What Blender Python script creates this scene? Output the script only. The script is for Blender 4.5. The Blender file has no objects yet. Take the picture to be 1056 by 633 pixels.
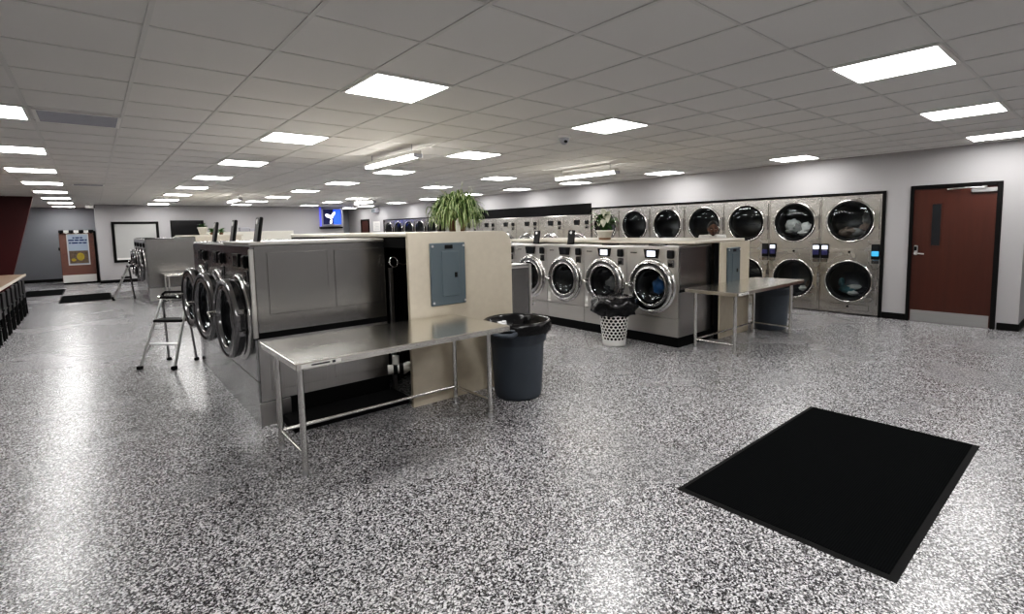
import bpy, math, random
from mathutils import Vector, Matrix, noise
random.seed(7)
sc = bpy.context.scene
col = sc.collection
PI = math.pi
TAU = 2 * PI

# ------------------------------------------------------------------ materials
def new_mat(name):
    m = bpy.data.materials.new(name)
    m.use_nodes = True
    nt = m.node_tree
    return m, nt, nt.nodes['Principled BSDF']

def setin(b, **kw):
    names = dict(color='Base Color', rough='Roughness', metal='Metallic', coat='Coat Weight', coatr='Coat Roughness',
                 spec='Specular IOR Level', emis='Emission Color', estr='Emission Strength', trans='Transmission Weight',
                 sheen='Sheen Weight', sss='Subsurface Weight', ior='IOR')
    for k, v in kw.items():
        if k in ('color', 'emis'):
            v = (*v[:3], 1)
        b.inputs[names[k]].default_value = v

def obj_coord(nt, scale=(1, 1, 1)):
    tc = nt.nodes.new('ShaderNodeTexCoord')
    mp = nt.nodes.new('ShaderNodeMapping')
    mp.inputs['Scale'].default_value = scale
    nt.links.new(tc.outputs['Object'], mp.inputs['Vector'])
    return mp.outputs['Vector']

def plain(name, color, rough=.5, metal=0, var=.06, vscale=6, bump=0, **kw):
    """a plain surface with a little procedural variation in tone"""
    m, nt, b = new_mat(name)
    setin(b, color=color, rough=rough, metal=metal, **kw)
    v = obj_coord(nt, (vscale,) * 3)
    n = nt.nodes.new('ShaderNodeTexNoise')
    n.inputs['Scale'].default_value = 1.0
    n.inputs['Detail'].default_value = 3
    nt.links.new(v, n.inputs['Vector'])
    r = nt.nodes.new('ShaderNodeMix'); r.data_type = 'RGBA'
    r.inputs['A'].default_value = (*[c * (1 - var) for c in color], 1)
    r.inputs['B'].default_value = (*[min(1, c * (1 + var)) for c in color], 1)
    nt.links.new(n.outputs['Fac'], r.inputs['Factor'])
    nt.links.new(r.outputs['Result'], b.inputs['Base Color'])
    if bump:
        bp = nt.nodes.new('ShaderNodeBump'); bp.inputs['Strength'].default_value = bump
        bp.inputs['Distance'].default_value = .01
        nt.links.new(n.outputs['Fac'], bp.inputs['Height'])
        nt.links.new(bp.outputs['Normal'], b.inputs['Normal'])
    return m

def brushed(name, color, rough, stretch=(2, 2, 160), var=.06, rvar=.02):
    """brushed sheet steel: fine streaks in tone and roughness"""
    m, nt, b = new_mat(name)
    setin(b, color=color, rough=rough, metal=1.0)
    v = obj_coord(nt, stretch)
    n = nt.nodes.new('ShaderNodeTexNoise'); n.inputs['Scale'].default_value = 1.0; n.inputs['Detail'].default_value = 4
    nt.links.new(v, n.inputs['Vector'])
    v2 = obj_coord(nt, (1.7, 1.7, 2.3))
    n2 = nt.nodes.new('ShaderNodeTexNoise'); n2.inputs['Scale'].default_value = 1.0; n2.inputs['Detail'].default_value = 2
    nt.links.new(v2, n2.inputs['Vector'])
    mx = nt.nodes.new('ShaderNodeMix'); mx.data_type = 'RGBA'
    mx.inputs['A'].default_value = (*[c * (1 - var) for c in color], 1)
    mx.inputs['B'].default_value = (*[min(1, c * (1 + var)) for c in color], 1)
    nt.links.new(n.outputs['Fac'], mx.inputs['Factor'])
    nt.links.new(mx.outputs['Result'], b.inputs['Base Color'])
    mr = nt.nodes.new('ShaderNodeMapRange')
    mr.inputs['To Min'].default_value = rough - rvar; mr.inputs['To Max'].default_value = rough + rvar
    nt.links.new(n2.outputs['Fac'], mr.inputs['Value'])
    nt.links.new(mr.outputs['Result'], b.inputs['Roughness'])
    bp = nt.nodes.new('ShaderNodeBump'); bp.inputs['Strength'].default_value = .02; bp.inputs['Distance'].default_value = .001
    nt.links.new(n.outputs['Fac'], bp.inputs['Height'])
    nt.links.new(bp.outputs['Normal'], b.inputs['Normal'])
    return m

def emission(name, color, strength):
    m, nt, b = new_mat(name)
    setin(b, color=color, emis=color, estr=strength, rough=.5)
    return m

def glass(name, tint=(.74, .78, .80)):
    m = bpy.data.materials.new(name); m.use_nodes = True
    nt = m.node_tree
    for n in list(nt.nodes):
        if n.type != 'OUTPUT_MATERIAL': nt.nodes.remove(n)
    out = [n for n in nt.nodes if n.type == 'OUTPUT_MATERIAL'][0]
    tr = nt.nodes.new('ShaderNodeBsdfTransparent'); tr.inputs['Color'].default_value = (*tint, 1)
    gl = nt.nodes.new('ShaderNodeBsdfGlossy'); gl.inputs['Roughness'].default_value = .03
    gl.inputs['Color'].default_value = (.85, .9, .95, 1)
    lw = nt.nodes.new('ShaderNodeLayerWeight'); lw.inputs['Blend'].default_value = .5
    pw = nt.nodes.new('ShaderNodeMath'); pw.operation = 'POWER'; pw.inputs[1].default_value = 4.5
    nt.links.new(lw.outputs['Facing'], pw.inputs[0])
    fr = nt.nodes.new('ShaderNodeMath'); fr.operation = 'MULTIPLY_ADD'; fr.inputs[1].default_value = .6; fr.inputs[2].default_value = .045
    nt.links.new(pw.outputs['Value'], fr.inputs[0])
    mx = nt.nodes.new('ShaderNodeMixShader')
    nt.links.new(fr.outputs['Value'], mx.inputs['Fac'])
    nt.links.new(tr.outputs['BSDF'], mx.inputs[1]); nt.links.new(gl.outputs['BSDF'], mx.inputs[2])
    nt.links.new(mx.outputs['Shader'], out.inputs['Surface'])
    return m

def flake_floor():
    m, nt, b = new_mat('epoxy_flake')
    tc = nt.nodes.new('ShaderNodeTexCoord')
    vo = nt.nodes.new('ShaderNodeTexVoronoi'); vo.inputs['Scale'].default_value = 150; vo.inputs['Randomness'].default_value = 1
    nz = nt.nodes.new('ShaderNodeTexNoise'); nz.inputs['Scale'].default_value = 260; nz.inputs['Detail'].default_value = 1
    mixv = nt.nodes.new('ShaderNodeMix'); mixv.data_type = 'VECTOR'; mixv.inputs['Factor'].default_value = .008
    nt.links.new(tc.outputs['Object'], nz.inputs['Vector'])
    nt.links.new(tc.outputs['Object'], mixv.inputs['A']); nt.links.new(nz.outputs['Color'], mixv.inputs['B'])
    nt.links.new(mixv.outputs['Result'], vo.inputs['Vector'])
    sep = nt.nodes.new('ShaderNodeSeparateColor')
    nt.links.new(vo.outputs['Color'], sep.inputs['Color'])
    rp = nt.nodes.new('ShaderNodeValToRGB')
    e = rp.color_ramp.elements
    rp.color_ramp.interpolation = 'CONSTANT'
    cols = [(0, .012), (.26, .05), (.41, .16), (.55, .34), (.73, .60), (.87, .78)]
    e[0].position = 0; e[0].color = (.012, .012, .015, 1)
    e[1].position = cols[1][0]; e[1].color = (.05, .05, .054, 1)
    for p, g in cols[2:]:
        el = e.new(p); el.color = (g * .985, g * .975, g, 1)
    nt.links.new(sep.outputs['Red'], rp.inputs['Fac'])
    # broad wear variation
    n2 = nt.nodes.new('ShaderNodeTexNoise'); n2.inputs['Scale'].default_value = .8; n2.inputs['Detail'].default_value = 3
    nt.links.new(tc.outputs['Object'], n2.inputs['Vector'])
    mr = nt.nodes.new('ShaderNodeMapRange'); mr.inputs['To Min'].default_value = .20; mr.inputs['To Max'].default_value = .33
    nt.links.new(n2.outputs['Fac'], mr.inputs['Value'])
    nt.links.new(rp.outputs['Color'], b.inputs['Base Color'])
    nt.links.new(mr.outputs['Result'], b.inputs['Roughness'])
    setin(b, spec=.55, coat=.12, coatr=.2)
    bp = nt.nodes.new('ShaderNodeBump'); bp.inputs['Strength'].default_value = .12; bp.inputs['Distance'].default_value = .004
    nt.links.new(sep.outputs['Green'], bp.inputs['Height'])
    nt.links.new(bp.outputs['Normal'], b.inputs['Normal'])
    return m

def brick_mat():
    m, nt, b = new_mat('brick_print')
    tc = nt.nodes.new('ShaderNodeTexCoord'); mp = nt.nodes.new('ShaderNodeMapping')
    mp.inputs['Rotation'].default_value = (PI / 2, 0, 0)
    nt.links.new(tc.outputs['Object'], mp.inputs['Vector'])
    br = nt.nodes.new('ShaderNodeTexBrick'); br.inputs['Scale'].default_value = 7
    br.inputs['Color1'].default_value = (.20, .075, .055, 1); br.inputs['Color2'].default_value = (.13, .05, .04, 1)
    br.inputs['Mortar'].default_value = (.32, .24, .2, 1)
    nt.links.new(mp.outputs['Vector'], br.inputs['Vector'])
    nt.links.new(br.outputs['Color'], b.inputs['Base Color'])
    setin(b, rough=.5)
    return m

def wood_mat(name, c1, c2, scale=(14, 14, 1.0), rough=.4):
    m, nt, b = new_mat(name)
    v = obj_coord(nt, scale)
    n = nt.nodes.new('ShaderNodeTexNoise'); n.inputs['Scale'].default_value = 1; n.inputs['Detail'].default_value = 5
    nt.links.new(v, n.inputs['Vector'])
    mx = nt.nodes.new('ShaderNodeMix'); mx.data_type = 'RGBA'
    mx.inputs['A'].default_value = (*c1, 1); mx.inputs['B'].default_value = (*c2, 1)
    nt.links.new(n.outputs['Fac'], mx.inputs['Factor'])
    nt.links.new(mx.outputs['Result'], b.inputs['Base Color'])
    setin(b, rough=rough)
    return m

def ribbed_mat():
    m, nt, b = new_mat('mat_carpet')
    setin(b, color=(.006, .0065, .007), rough=.95, spec=.05)
    v = obj_coord(nt, (1, 1, 1))
    w = nt.nodes.new('ShaderNodeTexWave'); w.inputs['Scale'].default_value = 28; w.bands_direction = 'Y'
    nt.links.new(v, w.inputs['Vector'])
    w2 = nt.nodes.new('ShaderNodeTexWave'); w2.inputs['Scale'].default_value = 28; w2.bands_direction = 'X'
    nt.links.new(v, w2.inputs['Vector'])
    mm = nt.nodes.new('ShaderNodeMath'); mm.operation = 'MULTIPLY'
    nt.links.new(w.outputs['Fac'], mm.inputs[0]); nt.links.new(w2.outputs['Fac'], mm.inputs[1])
    mx = nt.nodes.new('ShaderNodeMix'); mx.data_type = 'RGBA'
    mx.inputs['A'].default_value = (.003, .0035, .004, 1); mx.inputs['B'].default_value = (.010, .0115, .012, 1)
    nt.links.new(mm.outputs['Value'], mx.inputs['Factor']); nt.links.new(mx.outputs['Result'], b.inputs['Base Color'])
    bp = nt.nodes.new('ShaderNodeBump'); bp.inputs['Strength'].default_value = .5; bp.inputs['Distance'].default_value = .004
    nt.links.new(mm.outputs['Value'], bp.inputs['Height']); nt.links.new(bp.outputs['Normal'], b.inputs['Normal'])
    return m

M = dict(
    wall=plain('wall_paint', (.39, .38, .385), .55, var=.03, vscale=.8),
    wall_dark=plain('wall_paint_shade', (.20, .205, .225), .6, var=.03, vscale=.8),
    red=plain('red_paint', (.060, .002, .003), .5, var=.05, vscale=1.2),
    ceil=plain('ceiling_tile', (.70, .685, .665), .9, var=.035, vscale=.7, bump=0),
    tbar=plain('ceiling_grid_paint', (.62, .61, .59), .5, var=.05),
    floor=flake_floor(),
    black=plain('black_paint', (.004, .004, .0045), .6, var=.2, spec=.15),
    blacktrim=plain('black_trim', (.006, .0055, .0055), .5, var=.15, spec=.2),
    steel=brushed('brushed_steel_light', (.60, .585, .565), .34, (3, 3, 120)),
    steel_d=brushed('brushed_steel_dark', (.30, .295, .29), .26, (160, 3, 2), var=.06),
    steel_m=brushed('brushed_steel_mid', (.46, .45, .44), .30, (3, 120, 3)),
    steel_front=brushed('brushed_steel_front', (.34, .34, .345), .2, (3, 3, 120), var=.08),
    dryer=brushed('brushed_steel_dryer', (.50, .485, .465), .27, (2, 2, 90), var=.08, rvar=.03),
    table=brushed('table_top_steel', (.84, .82, .77), .23, (120, 2, 2), var=.04, rvar=.03),
    tube=brushed('tube_steel', (.66, .65, .63), .25, (4, 4, 4)),
    chrome=plain('chrome', (.62, .61, .60), .14, 1.0, var=.02),
    chrome_d=plain('dark_chrome', (.30, .30, .305), .17, 1.0, var=.05),
    alu=plain('aluminium', (.68, .68, .68), .32, 1.0, var=.04),
    drum=plain('drum_steel', (.13, .13, .135), .3, .9, var=.2, vscale=20),
    gasket=plain('door_gasket', (.006, .006, .0065), .4, var=.1, spec=.25),
    glass=glass('door_glass'),
    plastic=plain('black_plastic', (.006, .006, .0065), .35, var=.1, spec=.3),
    rubber=plain('black_rubber', (.008, .008, .0085), .6, var=.1, spec=.15),
    screen_w=emission('lit_white_screen', (.80, .85, .95), .9),
    screen_b=emission('lit_blue_screen', (.05, .12, .7), .6),
    screen_c=emission('lit_cyan_screen', (.06, .4, .7), .7),
    violet=plain('violet_keypad', (.03, .03, .10), .35),
    screen_off=plain('dark_screen', (.025, .027, .03), .15),
    white=plain('white_plastic', (.78, .77, .74), .4, var=.03),
    sticker=plain('white_sticker', (.75, .74, .70), .5, var=.03),
    ink=plain('dark_print', (.03, .03, .035), .5),
    beige=plain('beige_laminate', (.53, .475, .385), .42, var=.09, vscale=16),
    beige_d=plain('beige_laminate_edge', (.62, .575, .49), .4, var=.05, vscale=9),
    grey_box=plain('grey_enamel', (.10, .125, .14), .38, var=.04),
    bin_blue=plain('slate_blue_plastic', (.058, .069, .084), .45, var=.06),
    liner=plain('black_bin_liner', (.007, .007, .008), .22, var=.2, vscale=30, bump=.3, coat=.2, spec=.35),
    wood=wood_mat('cherry_veneer', (.080, .022, .012), (.046, .013, .008), (16, 16, .9), .38),
    darkwood=wood_mat('dark_brown_door', (.06, .022, .016), (.035, .012, .01)),
    counter=plain('speckled_counter', (.28, .20, .14), .35, var=.5, vscale=22),
    kick=brushed('kick_plate_steel', (.44, .44, .435), .4, (2, 2, 60)),
    brick=brick_mat(),
    carpet=ribbed_mat(),
    diff=emission('light_diffuser', (1, .985, .965), 27.0),
    tube_l=emission('fluorescent_tube', (1, .96, .90), 22.0),
    board=plain('board_grey', (.42, .42, .41), .5, var=.03),
    poster=plain('poster_pale_blue', (.42, .50, .62), .4, var=.1, vscale=3),
    navy=plain('poster_navy', (.01, .025, .12), .5),
    yellow=plain('poster_yellow', (.48, .36, .05), .5, var=.4, vscale=12),
    poster_mix=plain('poster_brown_mix', (.16, .12, .09), .5, var=.8, vscale=22),
    leaf=plain('leaf_green', (.055, .13, .022), .45, var=.35, vscale=14, sss=0),
    leaf_pale=plain('leaf_cream_stripe', (.60, .64, .36), .45, var=.15, vscale=14),
    leaf_dark=plain('leaf_deep_green', (.03, .10, .015), .35, var=.3, vscale=14),
    flower=plain('white_spathe', (.78, .78, .66), .5, var=.05),
    pot_brown=plain('brown_pot', (.23, .13, .085), .5, var=.15),
    pot_white=plain('white_pot', (.75, .73, .66), .3, var=.03),
    soil=plain('soil', (.03, .02, .012), .9, var=.3, vscale=40),
    skin=plain('skin_brown', (.115, .058, .038), .5, var=.06),
    hair=plain('black_hair', (.008, .007, .006), .6, var=.2, vscale=60),
    shirt=plain('white_shirt', (.66, .65, .62), .8, var=.05),
    pants=plain('dark_trousers', (.03, .033, .045), .8, var=.1),
    eye=plain('eye_white', (.34, .32, .30), .3),
    lip=plain('lip_brown', (.15, .06, .045), .5),
    tv=plain('tv_black', (.006, .006, .007), .12, var=.1),
    tv_blue=emission('tv_blue', (.02, .08, .9), 1.6),
    tv_navy=emission('tv_navy', (.004, .008, .05), .6),
    tv_white=emission('tv_white', (.9, .93, 1), 1.5),
    led_blue=emission('led_blue', (.10, .12, 1), .9),
    silver=plain('silver_plastic', (.38, .38, .42), .3, .3),
    cl_blue=plain('blue_cloth', (.03, .13, .30), .8, var=.4, vscale=20),
    cl_white=plain('white_cloth', (.62, .60, .57), .8, var=.2, vscale=12),
    cl_grey=plain('grey_cloth', (.22, .21, .20), .8, var=.4, vscale=14),
    cl_brown=plain('brown_cloth', (.16, .12, .10), .8, var=.4, vscale=14),
    cl_dark=plain('dark_cloth', (.03, .03, .035), .8, var=.4, vscale=14),
    cl_teal=plain('teal_cloth', (.10, .20, .22), .8, var=.3, vscale=14),
    pvc=plain('white_pvc', (.60, .59, .56), .4, var=.06),
    red_tag=plain('red_tag', (.4, .03, .02), .5),
)

# ------------------------------------------------------------------ mesh builder
class MB:
    def __init__(self):
        self.v = []; self.f = []; self.mi = []; self.sm = []
    def add(self, vs, fs, mi=0, smooth=False):
        o = len(self.v)
        self.v += [tuple(p) for p in vs]
        for f in fs:
            self.f.append([o + i for i in f]); self.mi.append(mi); self.sm.append(smooth)
        return self
    def box(self, x0, x1, y0, y1, z0, z1, mi=0, bev=0):
        x0, x1 = min(x0, x1), max(x0, x1); y0, y1 = min(y0, y1), max(y0, y1); z0, z1 = min(z0, z1), max(z0, z1)
        b = min(bev, (x1 - x0) * .45, (y1 - y0) * .45, (z1 - z0) * .45)
        if b <= 0:
            vs = [(x, y, z) for z in (z0, z1) for y in (y0, y1) for x in (x0, x1)]
            fs = [(0, 2, 3, 1), (4, 5, 7, 6), (0, 1, 5, 4), (2, 6, 7, 3), (0, 4, 6, 2), (1, 3, 7, 5)]
            return self.add(vs, fs, mi)
        # chamfered box: 24 vertices
        vs = []; idx = {}
        for sx in (0, 1):
            for sy in (0, 1):
                for sz in (0, 1):
                    X = (x0, x1)[sx]; Y = (y0, y1)[sy]; Z = (z0, z1)[sz]
                    dx = b if sx == 0 else -b; dy = b if sy == 0 else -b; dz = b if sz == 0 else -b
                    for a, p in (('x', (X, Y + dy, Z + dz)), ('y', (X + dx, Y, Z + dz)), ('z', (X + dx, Y + dy, Z))):
                        idx[(sx, sy, sz, a)] = len(vs); vs.append(p)
        g = lambda sx, sy, sz, a: idx[(sx, sy, sz, a)]
        fs = []
        for s in (0, 1):
            q = [g(s, 0, 0, 'x'), g(s, 1, 0, 'x'), g(s, 1, 1, 'x'), g(s, 0, 1, 'x')]; fs.append(q if s else q[::-1])
            q = [g(0, s, 0, 'y'), g(0, s, 1, 'y'), g(1, s, 1, 'y'), g(1, s, 0, 'y')]; fs.append(q if s else q[::-1])
            q = [g(0, 0, s, 'z'), g(1, 0, s, 'z'), g(1, 1, s, 'z'), g(0, 1, s, 'z')]; fs.append(q if s else q[::-1])
        for a in (0, 1):
            for c in (0, 1):
                fs.append([g(a, c, 0, 'x'), g(a, c, 0, 'y'), g(a, c, 1, 'y'), g(a, c, 1, 'x')])
                fs.append([g(a, 0, c, 'x'), g(a, 0, c, 'z'), g(a, 1, c, 'z'), g(a, 1, c, 'x')])
                fs.append([g(0, a, c, 'y'), g(0, a, c, 'z'), g(1, a, c, 'z'), g(1, a, c, 'y')])
        for sx in (0, 1):
            for sy in (0, 1):
                for sz in (0, 1):
                    fs.append([g(sx, sy, sz, a) for a in 'xyz'])
        # orient outward
        cx, cy, cz = (x0 + x1) / 2, (y0 + y1) / 2, (z0 + z1) / 2
        out = []
        for f in fs:
            p = [Vector(vs[i]) for i in f]
            n = (p[1] - p[0]).cross(p[2] - p[0]); c = sum(p, Vector()) / len(p)
            out.append(f if n.dot(c - Vector((cx, cy, cz))) > 0 else f[::-1])
        return self.add(vs, out, mi)
    def cyl(self, p0, p1, r0, r1=None, n=16, mi=0, caps=True):
        r1 = r0 if r1 is None else r1
        p0 = Vector(p0); p1 = Vector(p1); d = (p1 - p0).normalized()
        a = d.orthogonal().normalized(); b = d.cross(a)
        vs = []
        for p, r in ((p0, r0), (p1, r1)):
            for i in range(n):
                t = TAU * i / n; vs.append(p + (a * math.cos(t) + b * math.sin(t)) * r)
        self.add(vs, [(i, (i + 1) % n, n + (i + 1) % n, n + i) for i in range(n)], mi, True)
        if caps:
            self.add(vs[:n], [list(range(n))[::-1]], mi); self.add(vs[n:], [list(range(n))], mi)
        return self
    def tube(self, pts, r, n=10, mi=0, rads=None, closed=False):
        pts = [Vector(p) for p in pts]; k = len(pts)
        vs = []; prev = None
        for i, p in enumerate(pts):
            if closed: d = pts[(i + 1) % k] - pts[i - 1]
            else: d = pts[min(i + 1, k - 1)] - pts[max(i - 1, 0)]
            d.normalize()
            a = d.orthogonal().normalized() if prev is None else (prev - d * prev.dot(d)).normalized()
            prev = a; b = d.cross(a); rr = rads[i] if rads else r
            for j in range(n):
                t = TAU * j / n; vs.append(p + (a * math.cos(t) + b * math.sin(t)) * rr)
        fs = []
        for i in range(k if closed else k - 1):
            i2 = (i + 1) % k
            for j in range(n):
                j2 = (j + 1) % n; fs.append((i * n + j, i * n + j2, i2 * n + j2, i2 * n + j))
        self.add(vs, fs, mi, True)
        if not closed:
            self.add(vs[:n], [list(range(n))[::-1]], mi); self.add(vs[-n:], [list(range(n))], mi)
        return self
    def lathe(self, prof, c=(0, 0, 0), axis='z', n=32, mi=0, smooth=True, wob=None):
        """profile of (radius, height along axis); axis 'z' or 'y'"""
        vs = []; k = len(prof)
        for j, (r, h) in enumerate(prof):
            for i in range(n):
                t = TAU * i / n
                rr = r * (1 + (wob(t, j) if wob else 0))
                if axis == 'z': vs.append((c[0] + rr * math.cos(t), c[1] + rr * math.sin(t), c[2] + h))
                else: vs.append((c[0] + rr * math.cos(t), c[1] + h, c[2] + rr * math.sin(t)))
        fs = []
        for j in range(k - 1):
            for i in range(n):
                i2 = (i + 1) % n
                q = (j * n + i, j * n + i2, (j + 1) * n + i2, (j + 1) * n + i)
                fs.append(q if axis == 'z' else q[::-1])
        return self.add(vs, fs, mi, smooth)
    def prism(self, poly, y0, y1, mi=0):
        """polygon in x,z extruded along y"""
        n = len(poly)
        vs = [(x, y0, z) for x, z in poly] + [(x, y1, z) for x, z in poly]
        fs = [list(range(n)), list(range(n, 2 * n))[::-1]] + [(i, n + i, n + (i + 1) % n, (i + 1) % n) for i in range(n)]
        return self.add(vs, fs, mi)
    def holed(self, x0, x1, z0, z1, y, holes_c, mi=0, n=64):
        """rectangle in the x-z plane at y facing -y with one round hole (cx, cz, r)"""
        cx, cz, r = holes_c
        angs = sorted(set([TAU * i / n for i in range(n)] + [math.atan2(zz - cz, xx - cx) % TAU for xx in (x0, x1) for zz in (z0, z1)]))
        inn, out = [], []
        for t in angs:
            ct, st = math.cos(t), math.sin(t)
            inn.append((cx + r * ct, y, cz + r * st))
            s = 1e9
            if ct > 1e-9: s = min(s, (x1 - cx) / ct)
            if ct < -1e-9: s = min(s, (x0 - cx) / ct)
            if st > 1e-9: s = min(s, (z1 - cz) / st)
            if st < -1e-9: s = min(s, (z0 - cz) / st)
            out.append((cx + s * ct, y, cz + s * st))
        k = len(angs)
        return self.add(inn + out, [(i, k + i, k + (i + 1) % k, (i + 1) % k)[::1] for i in range(k)], mi)
    def build(self, name, mat, parent=None, loc=None):
        me = bpy.data.meshes.new(name)
        me.from_pydata(self.v, [], self.f)
        mats = mat if isinstance(mat, (list, tuple)) else [mat]
        for m in mats: me.materials.append(M[m])
        me.polygons.foreach_set('material_index', self.mi)
        me.polygons.foreach_set('use_smooth', self.sm)
        me.validate(); me.update()
        o = bpy.data.objects.new(name, me); col.objects.link(o)
        if parent: o.parent = parent
        if loc: o.location = loc
        return o

def tag(o, label=None, cat=None, group=None, kind=None):
    if label: o['label'] = label
    if cat: o['category'] = cat
    if group: o['group'] = group
    if kind: o['kind'] = kind
    return o
def thing(name, label, cat, loc=(0, 0, 0), rz=0, group=None):
    o = bpy.data.objects.new(name, None); col.objects.link(o)
    o.location = loc; o.rotation_euler = (0, 0, rz); o.empty_display_size = .1
    return tag(o, label, cat, group)
def struct(name, mb, mat):
    return tag(mb.build(name, mat), kind='structure')
KIDS = {}
def kids(o): return [c for c in col.objects if c.parent == o]
def copy_tree(o, parent=None):
    c = o.copy(); col.objects.link(c)
    if parent: c.parent = parent
    for ch in kids(o): copy_tree(ch, c)
    return c

# ------------------------------------------------------------------ numbers of the room
WX = 9.665          # plane of the right wall
CZ = 2.60           # ceiling
U = .6096           # ceiling module
GX, GY = -.3228, 3.1677
YB, YD = 21.5, 23.9  # back wall, recessed back wall
XL, Y0 = -3.2, -4.0
XR = 11.4
YC = .815           # outside corner of right wall

# ------------------------------------------------------------------ shell
struct('floor', MB().box(XL, XR, Y0, YD + .15, -.12, 0), 'floor')
struct('ceiling', MB().box(XL, XR, Y0, YD + .15, CZ, CZ + .12), 'ceil')
mb = MB()
i = -5
while GX + i * U < XR:
    x = GX + i * U
    if x > XL: mb.box(x - .012, x + .012, Y0, YD, CZ - .006, CZ + .002)
    i += 1
j = -12
while GY + j * U < YD:
    y = GY + j * U
    if y > Y0: mb.box(XL, XR, y - .010, y + .010, CZ - .004, CZ + .002)
    j += 1
struct('trim_1', mb, 'tbar')
# right wall, with the recesses the machines are set into
DT = 1.99
mb = MB()
mb.box(WX, XR, YC, 2.385, 0, CZ)
mb.box(WX, WX + 1.0, 2.385, 8.47, DT, CZ)
mb.box(WX, WX + 1.0, 8.47, 15.62, 2.14, CZ)
mb.box(WX, WX + 1.0, 15.62, 20.15, DT, CZ)
mb.box(WX, WX + 1.0, 20.15, YD + .15, 0, CZ)
mb.box(WX + 1.0, WX + 1.1, 2.385, 20.15, 0, CZ)
struct('wall_right', mb, 'wall')
struct('wall_back', MB().box(.16, 8.44, YB, YD + .1, 0, CZ), 'wall')
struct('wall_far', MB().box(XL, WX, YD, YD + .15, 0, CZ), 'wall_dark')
struct('wall_left', MB().box(XL - .15, XL, Y0, YD + .15, 0, CZ), 'wall')
struct('wall_front', MB().box(XL, XR, Y0 - .15, Y0, 0, CZ), 'wall')
struct('wall_side', MB().box(XR, XR + .15, Y0, YC + .1, 0, CZ), 'wall')
# red slanted wall behind the bar counter
mb = MB(); mb.prism([(XL, 0), (-1.72, 0), (-1.056, CZ), (XL, CZ)], 17.7, 17.85)
struct('wall_red', mb, 'red')
# baseboards
def base(name, *bx):
    m = MB()
    for b in bx: m.box(*b, 0, .10, bev=.004)
    struct(name, m, 'blacktrim')
base('baseboard_right', (WX - .012, WX, YC - .012, 1.03), (WX - .012, WX, 2.06, 2.37), (WX, XR, YC - .012, YC), (WX - .012, WX, 20.15, 21.55), (WX - .012, WX, 22.5, YD))
base('baseboard_back', (.148, 8.45, YB - .012, YB), (.148, .16, YB, YD), (8.44, 8.452, YB, YD))
base('baseboard_far', (XL, .16, YD - .012, YD), (8.45, WX, YD - .012, YD))
# black trim round the dryer recess
mb = MB()
mb.box(WX - .02, WX + .03, 2.372, 2.418, 0, DT + .03)
mb.box(WX - .02, WX + .03, 2.418, 8.47, DT, DT + .03)
mb.box(WX - .02, WX + .03, 15.62, 20.15, DT, DT + .03)
mb.box(WX - .02, WX + .03, 20.11, 20.15, 0, DT)
mb.box(WX - .02, WX + .03, 15.62, 15.70, 0, DT)
struct('trim_2', mb, 'blacktrim')
struct('trim_3', MB().box(WX + .02, WX + .06, 8.475, 15.62, 1.865, 2.14), 'black')

# door in the right wall (faces -x)
d1 = tag(MB().box(WX - .004, WX + .01, 1.09, 2.03, .01, 2.03).build('door_1', 'wood'), kind='structure')
mb = MB()
for y0, y1 in ((1.045, 1.10), (2.02, 2.062)): mb.box(WX - .03, WX + .012, y0, y1, 0, 2.066, bev=.004)
mb.box(WX - .03, WX + .012, 1.10, 2.02, 2.01, 2.066, bev=.004)
mb.build('door_frame', 'blacktrim', d1)
MB().box(WX - .010, WX - .004, 1.115, 2.005, .012, .18).build('kick_plate', 'kick', d1)
MB().box(WX - .008, WX - .003, 1.695, 1.795, 1.17, 1.78).build('window_pane', 'screen_off', d1)
mb = MB()
for b in ((1.68, 1.695, 1.155, 1.795), (1.795, 1.81, 1.155, 1.795)): mb.box(WX - .012, WX - .002, *b, bev=.002)
mb.box(WX - .012, WX - .002, 1.695, 1.795, 1.155, 1.17); mb.box(WX - .012, WX - .002, 1.695, 1.795, 1.78, 1.795)
mb.build('window_bead', 'wood', d1)
mb = MB()
mb.box(WX - .045, WX - .004, 1.10, 1.37, 1.925, 1.985, bev=.008)
cl = mb.build('door_closer', 'alu', d1)
mb = MB()
mb.tube([(WX - .05, 1.23, 1.99), (WX - .10, 1.40, 1.995), (WX - .05, 1.60, 1.99)], .011, 8)
mb.cyl((WX - .05, 1.23, 1.975), (WX - .05, 1.23, 2.01), .028)
mb.box(WX - .06, WX - .02, 1.57, 1.63, 1.98, 2.0)
mb.build('closer_arm', 'alu', cl)
mb = MB(); mb.box(WX - .03, WX - .004, 1.945, 1.995, 1.02, 1.17, bev=.012)
lk = mb.build('lock_plate', 'alu', d1)
MB().box(WX - .034, WX - .028, 1.953, 1.987, 1.09, 1.15, bev=.002).build('keypad', 'plastic', lk)
mb = MB(); mb.cyl((WX - .03, 1.97, 1.045), (WX - .075, 1.97, 1.045), .016); mb.tube([(WX - .07, 1.975, 1.045), (WX - .072, 1.92, 1.047), (WX - .068, 1.86, 1.042)], .011, 10)
mb.build('lever_handle', 'alu', lk)
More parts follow.
